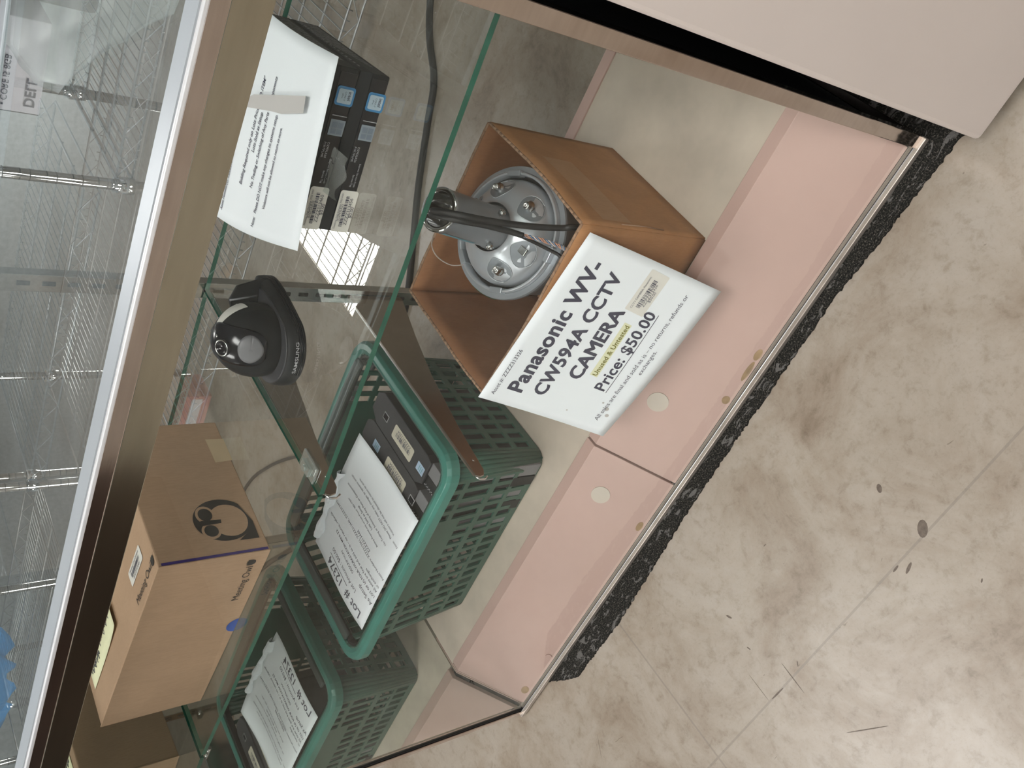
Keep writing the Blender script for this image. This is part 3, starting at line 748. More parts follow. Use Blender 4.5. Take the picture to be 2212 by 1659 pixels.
def ring_sweep(inner, outer, prof, nm, mt, par):
    """prof: list of (f, z) with f 0 at the inner path and 1 at the outer"""
    a, b = rr_path(*inner), rr_path(*outer); n = len(a); mb = MB(); m_ = len(prof)
    vs = [V(*(a[i].lerp(b[i], f)), z) for i in range(n) for f, z in prof]
    fs = [(i * m_ + k, ((i + 1) % n) * m_ + k, ((i + 1) % n) * m_ + (k + 1) % m_, i * m_ + (k + 1) % m_) for i in range(n) for k in range(m_)]
    fs = [f[::-1] for f in fs]
    return mb.add(vs, fs, 0, False).build(nm, mt, par, bevel=0.0012)
rim = ring_sweep((0.060, 0.519, 0.172, 0.478, 0.035), (0.040, 0.538, 0.154, 0.497, 0.045), [(0.0, ZR - .004), (0.0, ZR), (0.35, ZR + .003), (0.8, ZR + .002), (1.0, ZR - .004), (1.0, ZR - .020), (0.88, ZR - .020), (0.88, ZR - .006)], 'rim', 'basket_rim', bk)
ring_sweep((0.0665, 0.5125, 0.1785, 0.4715, 0.030), (0.0605, 0.5185, 0.1725, 0.4775, 0.0345), [(0.0, ZR - .016), (0.0, ZR - .003), (1.0, ZR - .003), (1.0, ZR - .016)], 'inner_groove', 'rubber', bk)
# folded handles along the rim
def handle(y, nm):
    pts = bez([(0.085, y, ZR - .008), (0.090, y, ZR + .004), (0.15, y, ZR + .0075), (0.29, y, ZR + .0085), (0.43, y, ZR + .0075), (0.490, y, ZR + .004), (0.495, y, ZR - .008)], 6)
    mb = MB(); vs = []; fs = []
    for i, p in enumerate(pts):
        for dy, dz in ((-0.0105, -.003), (0.0105, -.003), (0.0105, 0.001), (-0.0105, 0.001)): vs.append(p + V(0, dy, dz))
    for i in range(len(pts) - 1):
        for k in range(4): fs.append((i * 4 + k, i * 4 + (k + 1) % 4, i * 4 + 4 + (k + 1) % 4, i * 4 + 4 + k))
    fs += [(3, 2, 1, 0), tuple(len(vs) - 4 + k for k in range(4))]
    mb.add(vs, fs).build(nm, 'basket_dark', bk, bevel=0.001)
handle(0.4635, 'folded_handle')
# dark side ledge on the left
B((0.0635, 0.205, ZR - .004), (0.081, 0.445, ZR + .0022)).build('side_ledge', 'basket_dark', bk, bevel=0.002)

# ================================================================== WORKSTATIONS IN THE BASKET
def workstation(x0, x1, y0, y1, zt, lab, flip=False, loc=None):
    t = thing('mini_workstation', lab, 'computer', ((x0 + x1) / 2, (y0 + y1) / 2, 0.112), 'small dark workstations standing in the green basket')
    c = 0.016; w_ = x1 - x0
    poly = [(x0 + c * .9, y1), (x0, y1 - c * 1.6), (x0, y0 + .046), (x0 + .010, y0 + .031), (x1 - .004, y0 + .031), (x1, y0 + .046), (x1, y1 - c), (x1 - c * .7, y1)]
    poly = poly[::-1]
    MB().prism([(x, y, 0.1115) for x, y in poly][::-1], (0, 0, zt - 0.1115)).build('case_shell', 'pc', t, bevel=0.0012)
    v = B((x0 + .010, y0, 0.1125), (x0 + .030, y0 + .0305, zt - .004)).build('vent_block', 'pcmatte', t)
    mb = MB()
    for i in range(9): mb.box((x0 + .0115 + (i % 2) * .002, y0 + .003 + i * .0030, zt - .0042), (x0 + .0135 + (i % 2) * .002, y0 + .0044 + i * .0030, zt - .0036))
    mb.build('vent_dots', 'white_ink', v)
    B((x0 + .0315, y0 + .001, 0.1125), (x1 - .002, y0 + .0305, zt - .003)).build('grey_end_block', 'greyblock', t, bevel=0.001)
    F = plane_fn((x0, y0, zt), (1, 0, 0), (0, 1, 0), 0.0005)
    yy = (y1 - y0)
    # cream asset label, blue badge, small white symbol
    la, lb_ = (0.35, 0.66) if not flip else (0.28, 0.60)
    mb = MB(); rrect(mb, F, (0.014, yy * la), (0.040, yy * lb_), 0.004); L = mb.build('asset_label', 'cream', t)
    mb = MB(); F2_ = plane_fn((x0, y0, zt), (1, 0, 0), (0, 1, 0), 0.0009)
    FB = lambda a, b: F2_(b, a)
    barcode(mb, FB, (yy * (la + .04), 0.022), (yy * (lb_ - .05), 0.030))
    write(mb, F2_, 'ZZZZ313354', (0.0365, yy * (la + .05)), (0.0365, yy * (lb_ - .06)), 1, 0, 0, 0, 1)
    mb.build('barcode', 'inkgrey', L)
    a = 0.17 if not flip else 0.72
    mb = MB(); rrect(mb, F, (0.020, yy * a), (0.036, yy * (a + .10)), 0.001); L = mb.build('blue_badge', simple('pale_blue_badge', (0.40, 0.52, 0.66), 0.4), t)
    mb = MB(); [rect(mb, F2_, (0.023, yy * (a + .02 + .02 * i)), (0.033, yy * (a + .028 + .02 * i))) for i in range(3)]; mb.build('badge_print', 'teal', L)
    a = 0.76 if not flip else 0.12
    mb = MB(); rrect(mb, F, (0.022, yy * a), (0.035, yy * (a + .075)), 0.0005); L = mb.build('logo_plate', 'white_ink', t)
    mb = MB(); rrect(mb, F2_, (0.0235, yy * (a + .006)), (0.0335, yy * (a + .069)), 0.0003); L2 = mb.build('logo_field', 'pcblack', L)
    return t
workstation(0.438, 0.496, 0.181, 0.395, 0.3250, 'charcoal mini workstation in the basket nearest the carton, cream barcode label on its top')
workstation(0.378, 0.435, 0.183, 0.395, 0.3235, 'charcoal mini workstation in the basket half beside the lot sheet, blue badge at its back', True)
workstation(0.316, 0.373, 0.184, 0.395, 0.3225, 'charcoal mini workstation in the basket mostly covered by the lot sheet')

# ---- lot sheet on the basket
lsO = V(0.133, 0.174, 0.3335)
def lot(x, y, off=0.0):
    """x along +Y (reading), y down the page along +X"""
    u = x / 0.205; v = y / 0.272
    z = 0.3340 + 0.004 * math.sin(math.pi * v) * (0.5 + u) - 0.006 * (1 - u) * v + 0.003 * math.sin(5 * u + 2 * v) + 0.004 * u
    xx = 0.130 + y + 0.004 * u - 0.002 * math.sin(3 * u); yy = 0.176 + x
    return V(xx, yy, z + off)
ls = thing('lot_sheet', 'white printed sheet for Lot 12374 lying on the green basket', 'paper', tuple(lsO))
MB().grid(lambda u, v: lot(u * 0.205, v * 0.272), 16, 20).build('paper_sheet', 'paper', ls, solid=0.0003)
LF = lambda x, y: lot(x, -y, 0.0007)
tb = MB()
def lw(t, y, x0, x1, bold=0.0, shear=0.0): write(tb, LF, t, (x0, -y), (x1, -y), 1.0, bold, shear, 0)
lw('Lot #  12374', 0.026, 0.018, 0.150, 0.010); tb.add([LF(0.075, -0.030), LF(0.152, -0.030), LF(0.152, -0.0315), LF(0.075, -0.0315)], [(0, 1, 2, 3)])
lw('Lot Amount : $60.00', 0.048, 0.050, 0.150)
lw('As Setup', 0.067, 0.004, 0.048); lw('DESCRIPTION', 0.068, 0.075, 0.125)
lw('LOT OF (4) FOUR WORKSTATION MINI Z2', 0.083, 0.006, 0.160, 0.01)
lw('All sales are final and sold as is \u2013 no returns, refunds', 0.096, 0.006, 0.190)
lw('or exchanges', 0.106, 0.006, 0.050)
lw('Asset Numbers: ZZZZ313441, ZZZZ313442, ZZZZ313443,', 0.128, 0.004, 0.190); lw('ZZZZ313444', 0.137, 0.060, 0.110)
lw('Bidding Required only on Lots Priced \u201cBID ITEM\u201d', 0.160, 0.050, 0.165, 0, .2); lw('Lots Sold as Setup', 0.170, 0.080, 0.135, 0, .2)
lw('No Trading or Switching of Any Parts or Components', 0.180, 0.035, 0.180, 0, .2)
lw('Note:   Please DO NOT make any changes to systems setup.', 0.200, 0.010, 0.180, 0, .2); lw('Violators will not be allowed to return to store.', 0.210, 0.030, 0.160, 0, .2)
tb.build('lettering', 'inkgrey', ls)
# crumpled fold along the far edge
def crump(u, v):
    y = 0.02 + u * 0.165; p = lot(0.205 - 0.004, y)
    a = v * math.pi * 1.25; r = 0.010 + 0.004 * math.sin(13 * u) + .002 * math.sin(31 * u + 4 * v)
    return p + V(0.002 * math.sin(17 * u + 5 * v), -r * (1 - math.cos(a)) * .55 + .006, r * math.sin(a) * .9 + 0.001)
MB().grid(crump, 26, 8, smooth=False).build('crumpled_fold', 'paper', ls, solid=0.0003)

# ================================================================== MINI PCS ON THE SHELF
ang = math.atan2(0.018, 0.176)
def minipc(z0, lab, code):
    t = thing('mini_desktop', lab, 'computer', (0.882, 0.216, z0), 'small black desktop computers stacked on the shelf')
    t.rotation_euler = (0, 0, ang)
    Wp, Dp, Hp = 0.178, 0.182, 0.0355
    sh = MB().prism([(0.0, 0.004, 0.0), (0.002, 0.0, 0.004), (0.002, 0.0, Hp - .012), (0.0, 0.005, Hp), (0.0, Dp, Hp), (0.0, Dp, 0.0)], (Wp, 0, 0)); sh.build('case_shell', 'pcmatte', t, bevel=0.001, local=True)
    B((0.003, -0.0012, 0.0035), (Wp - .003, 0.0006, Hp - .0125)).build('front_panel', 'pcblack', t, local=True, bevel=0.0004)
    g = B((Wp - 0.0002, 0.03, 0.006), (Wp + 0.0006, Dp - .006, Hp - .004)).build('side_vent', 'grille', t, local=True)
    mb = MB()
    for i in range(16): mb.box((Wp + .0006, 0.020 + i * .0095, Hp - .0075), (Wp + .0012, 0.0245 + i * .0095, Hp - .0055))
    mb.build('vent_ribs', 'greyblock', t, local=True)
    F = lambda x, y, k=1.0: V(x, -0.0016 - 0.0003 * k, y)
    F2 = lambda x, y: F(x, y, 3.0)
    FU = lambda x, y: F2(x, y)
    o = MB(); rrect(o, F, (0.141, 0.0015), (0.161, 0.0225), 0.003); L = o.build('blue_sticker', simple('blue_sticker', (0.04, 0.22, 0.46), 0.35), t, local=True)
    o = MB(); rrect(o, F2, (0.1435, 0.004), (0.1585, 0.0205), 0.002); L2 = o.build('sticker_field', simple('pale_sticker', (0.42, 0.54, 0.62), 0.4), L, local=True)
    F3 = lambda x, y: F(x, y, 4.5)
    o = MB(); write(o, F3, 'intel', (0.1565, 0.0095), (0.1475, 0.0095), 1, .01, 0, 0, -1 * -1)
    for vtx in (): pass
    write(o, F3, 'CORE i7', (0.1560, 0.0135), (0.1465, 0.0135), 1, 0, 0, 0, 1); write(o, F3, 'vPro', (0.154, 0.0165), (0.149, 0.0165), 1, 0, 0, 0, 1)
    o.build('sticker_print', 'ink', L, local=True)
    o = MB(); rrect(o, F, (0.109, 0.0035), (0.126, 0.0205), 0.0005); L = o.build('grey_sticker', simple('grey_sticker', (0.26, 0.31, 0.36), 0.4), t, local=True)
    o = MB(); rect(o, F2, (0.111, 0.0055), (0.1165, 0.0115)); rect(o, F2, (0.1175, 0.0055), (0.1235, 0.0115)); rect(o, F2, (0.111, 0.0125), (0.1165, 0.0185)); rect(o, F2, (0.1175, 0.0125), (0.1235, 0.0185)); o.build('window_mark', simple('window_mark', (0.17, 0.21, 0.26), 0.4), L, local=True)
    o = MB(); rect(o, F, (0.1298, 0.0035), (0.1306, 0.0205)); o.build('printed_line', 'white_ink', t, local=True)
    o = MB(); write(o, F, code, (0.101, 0.0175), (0.084, 0.0175), 1, 0, 0, 0, 1); write(o, F, 'P1RTPLMR', (0.101, 0.0215), (0.084, 0.0215), 1, 0, 0, 0, 1)
    write(o, F, 'Express Service Code', (0.083, 0.0100), (0.056, 0.0100), 1, 0, 0, 0, 1); write(o, F, 'Service Tag', (0.070, 0.0140), (0.056, 0.0140), 1, 0, 0, 0, 1)
    o.build('front_print', 'white_ink', t, local=True)
    o = MB(); rrect(o, F, (0.002, 0.0005), (0.0515, 0.0225), 0.003); L = o.build('asset_label', 'label', t, local=True)
    o = MB(); write(o, F2, 'Desktop, Dell Optiplex 7050 MFF', (0.006, 0.0185), (0.048, 0.0185)); write(o, F2, '(DZPDLR2)', (0.015, 0.0155), (0.035, 0.0155)); barcode(o, F2, (0.009, 0.0105), (0.045, 0.0145))
    write(o, F2, 'ZZZZ3134' + code[-2:], (0.011, 0.0055), (0.043, 0.0055)); write(o, F2, '$0.00', (0.020, 0.0015), (0.033, 0.0015)); o.build('barcode', 'ink', L, local=True)
    return t
minipc(0.6112, 'small black desktop computer resting directly on the glass shelf', 'DZPDLR56')
minipc(0.6474, 'small black desktop computer on top of the other, under the white notice sheet', 'DZPDLR60')
# notice sheet lying on them
def note(x, y, off=0.0):
    # x 0..0.216 across, y 0..0.25 from the near edge back
    u, v = x / 0.216, y / 0.25
    fl, fr, bl, br = V(0.876, 0.180, 0.689), V(1.076, 0.211, 0.6905), V(0.800, 0.420, 0.706), V(1.055, 0.440, 0.700)
    a = fl.lerp(fr, u); b = bl.lerp(br, u); p = a.lerp(b, v)
    p.z += 0.0015 * math.sin(math.pi * u) - 0.004 * (1 - v) ** 3 * (1 - u) + 0.002 * math.sin(math.pi * v)
    p.x += -0.010 * math.sin(math.pi * v) * (1 - u) - 0.006 * math.sin(math.pi * v) * u
    p.z = max(p.z, 0.6848)
    return p + V(0, -0.2, 1).normalized() * off
ns = thing('notice_sheet', 'white bidding notice sheet lying over the two small black computers', 'paper', (0.97, 0.3, 0.686))
MB().grid(lambda u, v: note(u * .216, v * .25), 16, 16).build('paper_sheet', 'paper', ns, solid=0.0003)
NF = lambda x, y: note(x, y, 0.0008)
tb = MB()
def nw(t, y, x0, x1, bold=0.012, sh=0.2): write(tb, NF, t, (x0, y), (x1, y), 1.55, bold, sh, 0)
nw('Violators will not be allowed to return to store.', 0.072, 0.034, 0.124); nw('Note:   Please DO NOT make any changes to systems setup.', 0.087, 0.010, 0.134)
nw('No Trading or Switching of Any Parts or Components', 0.106, 0.050, 0.168); nw('Lots Sold as Setup', 0.119, 0.086, 0.128); nw('Bidding Required only on Lots Priced \u201cBID ITEM\u201d', 0.130, 0.048, 0.162)
nw('Asset Number(s): ZZZZ313455, ZZZZ313456, ZZZZ313460', 0.162, 0.01, 0.13)
tb.build('lettering', 'ink', ns)
TPQ = [(0.9600, 0.3520), (0.9758, 0.3329), (1.0229, 0.2339), (1.0067, 0.2290), (0.9857, 0.2685), (0.979, 0.2872), (0.9540, 0.3480)]
tm = MB().prism([(x, y, 0.6985 + (y - .23) * .05) for x, y in TPQ], (0, 0, 0.0003)); tm.build('grey_tape', 'greytape', ns)

# torn clear plastic hanging over the front
def torn(u, v):
    x = 0.048 + u * 0.050 - .01 * v; z = 0.036 + .010 - v * 0.020
    c, s_ = math.cos(ang), math.sin(ang); yy = -0.004 - .003 * math.sin(6 * u + 3 * v)
    return V(0.882 + x * c - yy * s_, 0.216 + x * s_ + yy * c, ZS + z + 0.004 * math.sin(9 * u) * v)
tag(MB().grid(torn, 12, 6).build('torn_plastic', 'clear'), 'scrap of torn clear plastic hanging over the front of the small computers', 'plastic scrap')

# ================================================================== OWL BOX
OA = math.radians(-3.8345); OFL = V(0.076, 0.156, 0.6112); OW, OD, OH = 0.3738, 0.2369, 0.146
ow = thing('conference_camera_box', 'brown kraft retail box with black owl logo on the left glass shelf', 'box', tuple(OFL)); ow.rotation_euler = (0, 0, OA)
B((0.0015, 0.0015, 0.0), (OW - .0015, OD, OH)).build('carton_body', 'owlbox', ow, bevel=0.002, local=True)
mb = B((0, -0.0008, 0.0004), (OW - 0.001, 0.0012, OH + .0006)); mb.build('front_flap', 'owlbox', ow, bevel=0.0006, local=True)
mb = MB().box((OW - 0.0016, 0.0014, 0.003), (OW - 0.0008, 0.0050, OH - .004)); mb.build('purple_gap', 'purple', ow, local=True)
# top print
FT = lambda x, y, k=1.0: V(x, y, OH + 0.0005 + .0003 * k)
tb = MB(); write(tb, FT, 'Meeting Owl', (0.276, 0.0135), (0.354, 0.0135), 1, 0.0)
FF = lambda x, y, k=1.0: V(x, -0.0010 - .0003 * k, y)
write(tb, FF, 'Meeting Owl', (0.268, 0.0165), (0.343, 0.0165), 1, 0.0)
def owlmark(fn, cx, cy, s):
    pts = [(-.5, -.2), (-.5, .5), (-.35, .35), (-.2, .55), (0, .45), (.2, .55), (.35, .35), (.5, .5), (.45, -.1), (.3, -.45), (0, -.55), (-.3, -.5)]
    tb.add([fn(cx + a * s, cy + b * s) for a, b in pts], [list(range(len(pts)))])
owlmark(FT, 0.3625, 0.0185, 0.012); owlmark(FF, 0.352, 0.0220, 0.012)
tb.build('lettering', 'print', ow, local=True)
mb = MB(); rrect(mb, lambda x, y: FT(x, y), (0.276, 0.042), (0.338, 0.064), 0.003); L = mb.build('asset_label', 'label', ow, local=True)
mb = MB(); F2_ = lambda x, y: FT(x, y, 2.0); barcode(mb, F2_, (0.286, 0.050), (0.328, 0.056)); write(mb, F2_, 'Meeting Owl Camera', (0.283, 0.058), (0.331, 0.058)); write(mb, F2_, 'ZZZZ313301', (0.290, 0.0445), (0.324, 0.0445)); mb.build('barcode', 'inkgrey', L, local=True)
# owl logo on the right side: s along depth, t up
FSd = lambda s, t, k=1.0: V(OW - 0.0015 + 0.0006 + .0003 * k, s, t)
mb = MB(); pts = [(0.021, 0.009)]
cxl, cyl_, rl = 0.058, 0.0475, 0.0385
arc = []
for k in range(40):
    a = math.radians(-62 + k * (292 / 39)); arc.append((cxl + rl * .90 * math.cos(a), cyl_ + rl * math.sin(a)))
pts += [(0.050, 0.0085)] + arc[2:-1] + [(0.0215, 0.036)]
mb.add([FSd(*p) for p in pts], [list(range(len(pts)))]); L = mb.build('owl_logo', 'print', ow, local=True)
def ell(mb, fn, cx, cy, rx, ry, k):
    mb.add([fn(cx + rx * math.cos(t), cy + ry * math.sin(t), k) for t in [2 * math.pi * i / 30 for i in range(30)]], [list(range(30))])
mb = MB(); ell(mb, FSd, 0.0560, 0.0400, 0.0265, 0.0255, 2.2); ell(mb, FSd, 0.0690, 0.0680, 0.0145, 0.0125, 2.4); ell(mb, FSd, 0.0420, 0.0675, 0.0130, 0.0125, 2.4); mb.build('logo_face', 'owlbox', L, local=True)
mb = MB(); ell(mb, FSd, 0.0690, 0.0680, 0.0105, 0.0092, 3.6); ell(mb, FSd, 0.0420, 0.0675, 0.0095, 0.0092, 3.6)
mb.add([FSd(*p, 3.6) for p in ((0.0525, 0.051), (0.0585, 0.050), (0.0600, 0.077), (0.0515, 0.078))], [(0, 1, 2, 3)]); mb.build('logo_eyes', 'print', L, local=True)
mb = MB(); mb.add([FSd(*p) for p in ((0.160, -0.0002), (0.202, -0.0002), (0.203, 0.026), (0.158, 0.025))], [(0, 1, 2, 3)]); mb.build('masking_tape', 'mask', ow, local=True)
mb = MB(); mb.add([FF(0.203 + 0.0155 * math.cos(t), 0.0005 + 0.0145 * math.sin(t)) for t in [math.pi * i / 14 for i in range(15)]], [list(range(15))]); mb.build('thumb_hole', 'blue', ow, local=True)
sn = thing('sticky_note', 'pale yellow sticky note with handwriting on top of the brown kraft box', 'sticky note', (0.18, 0.2, 0.758))
RO = Matrix.Translation(OFL) @ Matrix.Rotation(OA, 4, 'Z')
def FN(x, y, off=0.0): return RO @ V(x, y, OH + 0.0012 + off + 0.004 * ((x - .025) / .16) ** 4 + .002 * max(0, (0.06 - y) / .02) * 0)
MB().grid(lambda u, v: FN(0.024 + .162 * u, 0.047 + .076 * v), 12, 4).build('note_paper', 'note', sn, solid=0.0002)
tb = MB()
for k, (x0, x1, y) in enumerate(((0.032, 0.088, 0.070), (0.095, 0.178, 0.078))):
    pts = []
    for i in range(70):
        u = i / 69; pts.append(FN(x0 + (x1 - x0) * u + .003 * math.sin(i * .9), y + (.0075 if i % 14 < 4 else .0035) * math.sin(i * 1.25 + k), 0.0006))
    tb.tube(pts, 0.00035, 4)
tb.build('handwriting', 'ink', sn)

# ================================================================== PTZ CAMERA ON THE SHELF
pz = thing('dome_webcam', 'black pan and tilt camera with round base and wall bracket on the glass shelf', 'security camera', (0.695, 0.26, ZS))
BC = V(0.694, 0.250, ZS)
def tear(r, k, z, n=44):
    pts = []; apex = V(0.737, 0.342, 0)
    d = (apex - V(BC.x, BC.y, 0)); L = d.length; d.normalize(); e = V(-d.y, d.x, 0)
    for i in range(n):
        t = 2 * math.pi * i / n; c, s_ = math.cos(t), math.sin(t)
        ext = r if c < 0.25 else r + (L * k - r) * ((c - 0.25) / 0.75) ** 1.25
        wd = r * (1.0 if c < 0.2 else 1 - 0.10 * ((c - .2) / .8))
        q = V(BC.x, BC.y, 0) + d * (c * ext) + e * (s_ * wd); pts.append(V(q.x, q.y, z))
    return pts
def loft(rings, nm, mt, par, cap=True, smooth=True):
    mb = MB(); n = len(rings[0]); vs = [p for r in rings for p in r]; fs = []
    for i in range(len(rings) - 1):
        for k in range(n): fs.append((i * n + k, i * n + (k + 1) % n, (i + 1) * n + (k + 1) % n, (i + 1) * n + k))
    mb.add(vs, fs, 0, smooth)
    if cap: mb.add(rings[-1], [list(range(n))]); mb.add(rings[0], [list(range(n))[::-1]])
    return mb.build(nm, mt, par)
base = loft([tear(0.046, .98, ZS + .0004), tear(0.0485, 1.0, ZS + .003), tear(0.0490, 1.0, ZS + .014), tear(0.0475, .99, ZS + .022), tear(0.0440, .92, ZS + .025)], 'base_ring', 'pcmatte', pz)
for i in range(5):
    z = ZS + .005 + i * .0022
    MB().tube([p + V(0, 0, 0) for p in tear(0.0488, .998, z)[24:44]], 0.0005, 4).build('base_rib', 'pcblack', base)
loft([tear(0.0452, .80, ZS + .0245), tear(0.0458, .80, ZS + .026), tear(0.0446, .79, ZS + .0268)], 'trim_ring', 'pc', base)
# head
HC = V(0.694, 0.264, ZS + .042); HR = V(0.0455, 0.0475, 0.0500)
def hp(th, ph, k=1.0):  # th from +z, ph around
    return HC + V(HR.x * k * math.sin(th) * math.cos(ph), HR.y * k * math.sin(th) * math.sin(ph), HR.z * k * math.cos(th))
mb = MB().grid(lambda u, v: hp(math.pi * .62 * v + .0001, 2 * math.pi * u), 48, 24); head = mb.build('head', 'pcmatte', pz)
PF = math.radians(-68)
def face(u, v, k=1.02):
    s_ = (u - .5) * 2; v_ = -0.18 + v * 1.12; wdt = 0.66 * math.sqrt(max(0.02, 1 - (v * 2 - 1) ** 4 * .85))
    th = v_ * math.pi * .5; 
    # walk over the pole along meridian PF, sideways by s
    d = V(math.sin(th) * math.cos(PF), math.sin(th) * math.sin(PF), math.cos(th)); sd = V(-math.sin(PF), math.cos(PF), 0)
    q = (d + sd * s_ * wdt * .85).normalized(); return HC + V(q.x * HR.x, q.y * HR.y, q.z * HR.z) * k
MB().grid(face, 14, 22).build('face_panel', 'pcblack', head, solid=0.0016)
MB().grid(lambda u, v: face(.49 + .36 * v * math.cos(6.2832 * u), .79 + .17 * v * math.sin(6.2832 * u), 1.040), 30, 5).build('speaker_oval', 'greyblock', head, solid=0.0006)
lc = face(.42, .40, 1.03); ld = (lc - HC).normalized(); lq = Matrix.Translation(lc) @ Vector((0, 0, 1)).rotation_difference(ld).to_matrix().to_4x4()
MB().lathe([(0.0, 0.001), (0.0050, 0.001), (0.0056, 0.0026), (0.0066, 0.0026), (0.0072, 0.0012), (0.0086, 0.0012), (0.0092, 0.0030), (0.0100, 0.0030), (0.0106, -0.001)], 32, lq).build('lens', 'lens', head)
MB().lathe([(0.0088, 0.0031), (0.0094, 0.0036), (0.0101, 0.0031)], 32, lq).build('lens_ring', 'steel', head)
q_ = face(.62, .24, 1.03); MB().lathe([(0, 0.001), (0.0018, 0.0008), (0.002, 0)], 12, Matrix.Translation(q_ - V(0, 0, .0004))).build('status_light', 'steel', head)
# label wrapped over the head
def lab(u, v):
    th = 0.45 + v * 0.80; ph = math.radians(28) - (u - .5) * 0.60; return hp(th, ph, 1.012)
MB().grid(lab, 8, 10).build('wrapped_label', 'label', head)
# wall bracket behind
T_ = Matrix.Translation(V(0.726, 0.312, ZS)) @ Matrix.Rotation(math.radians(22), 4, 'Z')
poly = [(-0.034, 0, 0.004), (0.022, 0, 0.004), (0.024, 0, 0.020), (0.012, 0, 0.056), (-0.006, 0, 0.064), (-0.026, 0, 0.058), (-0.036, 0, 0.040)]
br = MB().prism(poly[::-1], (0, 0.004, 0), T=T_).build('wall_bracket', 'pcmatte', pz, bevel=0.001)
mb = MB().lathe([(0.0, 0), (0.0022, 0), (0.0022, .0006), (0, .0006)], 12, T_ @ Matrix.Translation((-0.012, -0.0002, 0.048)) @ Matrix.Rotation(math.pi / 2, 4, 'X')); mb.box((-0.0135, -0.0008, 0.041), (-0.0105, -0.0001, 0.055), 0, T_); mb.build('keyhole', 'greytape', br)
MB().tube([T_ @ V(-0.006, -0.001, 0.064), T_ @ V(0.001, -0.003, 0.030)], 0.0013, 6).build('bracket_ridge', 'greyblock', br)
# brand lettering on the base
Bd = [V(p.x, p.y, 0) for p in tear(0.0492, 1.0, 0, 200)]
def onbase(x, y):
    k = 112 + x * 650; i = int(k) % 200; f = k - int(k); p = Bd[i].lerp(Bd[(i + 1) % 200], f); o = (p - V(BC.x, BC.y, 0)).normalized() * .0006
    return V(p.x + o.x, p.y + o.y, ZS + .012 + y)
tb = MB(); write(tb, onbase, 'SAMSUNG', (0.0, 0.0), (0.040, 0.0), 0.7, .01); tb.build('lettering', 'white_ink', base)

# ================================================================== CABLES ON THE FLOOR BEHIND
c = bez([(1.35, 1.30, .006), (0.95, 1.122, .006), (0.824, 1.01, .006), (0.745, 0.976, .006), (0.618, 0.923, .006), (0.51, 0.867, .006), (0.40, 0.812, .006), (0.33, 0.80, .006), (0.18, 0.83, .006), (-.1, 0.90, .006)], 10)
tag(MB().tube(c, 0.0075, 8).build('power_cord', 'rubber'), 'thick black power cord lying on the floor behind the display case', 'cord')
c = bez([(0.02, 0.70, .005), (-0.14, 0.86, .005), (-0.241, 0.972, .005), (-0.402, 1.095, .005), (-0.567, 1.167, .005), (-0.9, 1.20, .005)], 8)
tag(MB().tube(c, 0.0045, 8).build('thin_cord', 'cablegrey'), 'thin grey brown cord on the floor seen past the left glass shelf', 'cord')

# ================================================================== WIRE SHELVING BEHIND
def wire_shelf(x0, x1, y0, y1, z, par, nm='wire_shelf'):
    mb = MB(); r = 0.0028
    for y in (y0, y1):
        for dz in (0, -0.034): mb.tube([(x0, y, z + dz), (x1, y, z + dz)], r, 5)
        n = int((x1 - x0) / 0.05); pts = []
        for i in range(n + 1): pts.append((x0 + (x1 - x0) * i / n, y, z - (0.034 if i % 2 else 0)))
        mb.tube(pts, 0.0017, 4)
    for x in (x0, x1):
        for dz in (0, -0.034): mb.tube([(x, y0, z + dz), (x, y1, z + dz)], r, 5)
    for i in range(3):
        y = y0 + (y1 - y0) * (i + 1) / 4; mb.tube([(x0, y, z - .004), (x1, y, z - .004)], r, 5)
    n = int((x1 - x0) / 0.024)
    for i in range(1, n):
        x = x0 + (x1 - x0) * i / n
        mb.tube([(x, y0 - .002, z - .010), (x, y0 + .001, z + .003), (x, y1 - .001, z + .003), (x, y1 + .002, z - .010)], 0.0016, 4)
    return mb.build(nm, 'wire', par)
def unit(x0, x1, y0, y1, zs_, lab, posts):
    t = thing('wire_shelving_unit', lab, 'shelving', ((x0 + x1) / 2, (y0 + y1) / 2, 0), 'chrome wire shelving units behind the case')
    for x, y in posts:
        po = cyl((x, y, 0.0), (x, y, 1.95), 0.0125, 14).build('post', 'chrome', t)
        g = MB()
        for k in range(36): g.lathe([(0.0127, 0), (0.0129, .0012), (0.0127, .0024)], 12, Matrix.Translation((x, y, 0.08 + k * 0.0508)))
        g.build('post_grooves', 'rubber', po)
    for z in zs_:
        wire_shelf(x0 + .012, x1 - .012, y0 + .012, y1 - .012, z, t)
        mb = MB()
        for x, y in posts: mb.lathe([(0.0130, -0.036), (0.0200, -0.036), (0.0165, 0.006), (0.0130, 0.006)], 14, Matrix.Translation((x, y, z)))
        mb.build('shelf_collar', 'chrome', t)
    return t
YU0, YU1 = 1.28, 1.74
unit(0.345, 1.60, YU0, YU1, (0.085, 0.50, 0.985, 1.36, 1.74), 'chrome wire shelving unit straight behind the case holding the white boxed monitor', [(0.345, YU0), (0.345, YU1), (1.60, YU0), (1.60, YU1)])
unit(-0.575, 0.330, YU0, YU1, (0.175, 0.56, 1.02, 1.42, 1.78), 'chrome wire shelving unit behind the mirrored end of the case, left of the first', [(-0.575, YU0), (-0.575, YU1)])
unit(-1.95, -1.00, YU0, YU1, (0.175, 0.56, 1.02, 1.42, 1.78), 'chrome wire shelving unit farthest left, with the blue bag on it', [(-1.95, YU0), (-1.95, YU1), (-1.00, YU0), (-1.00, YU1)])
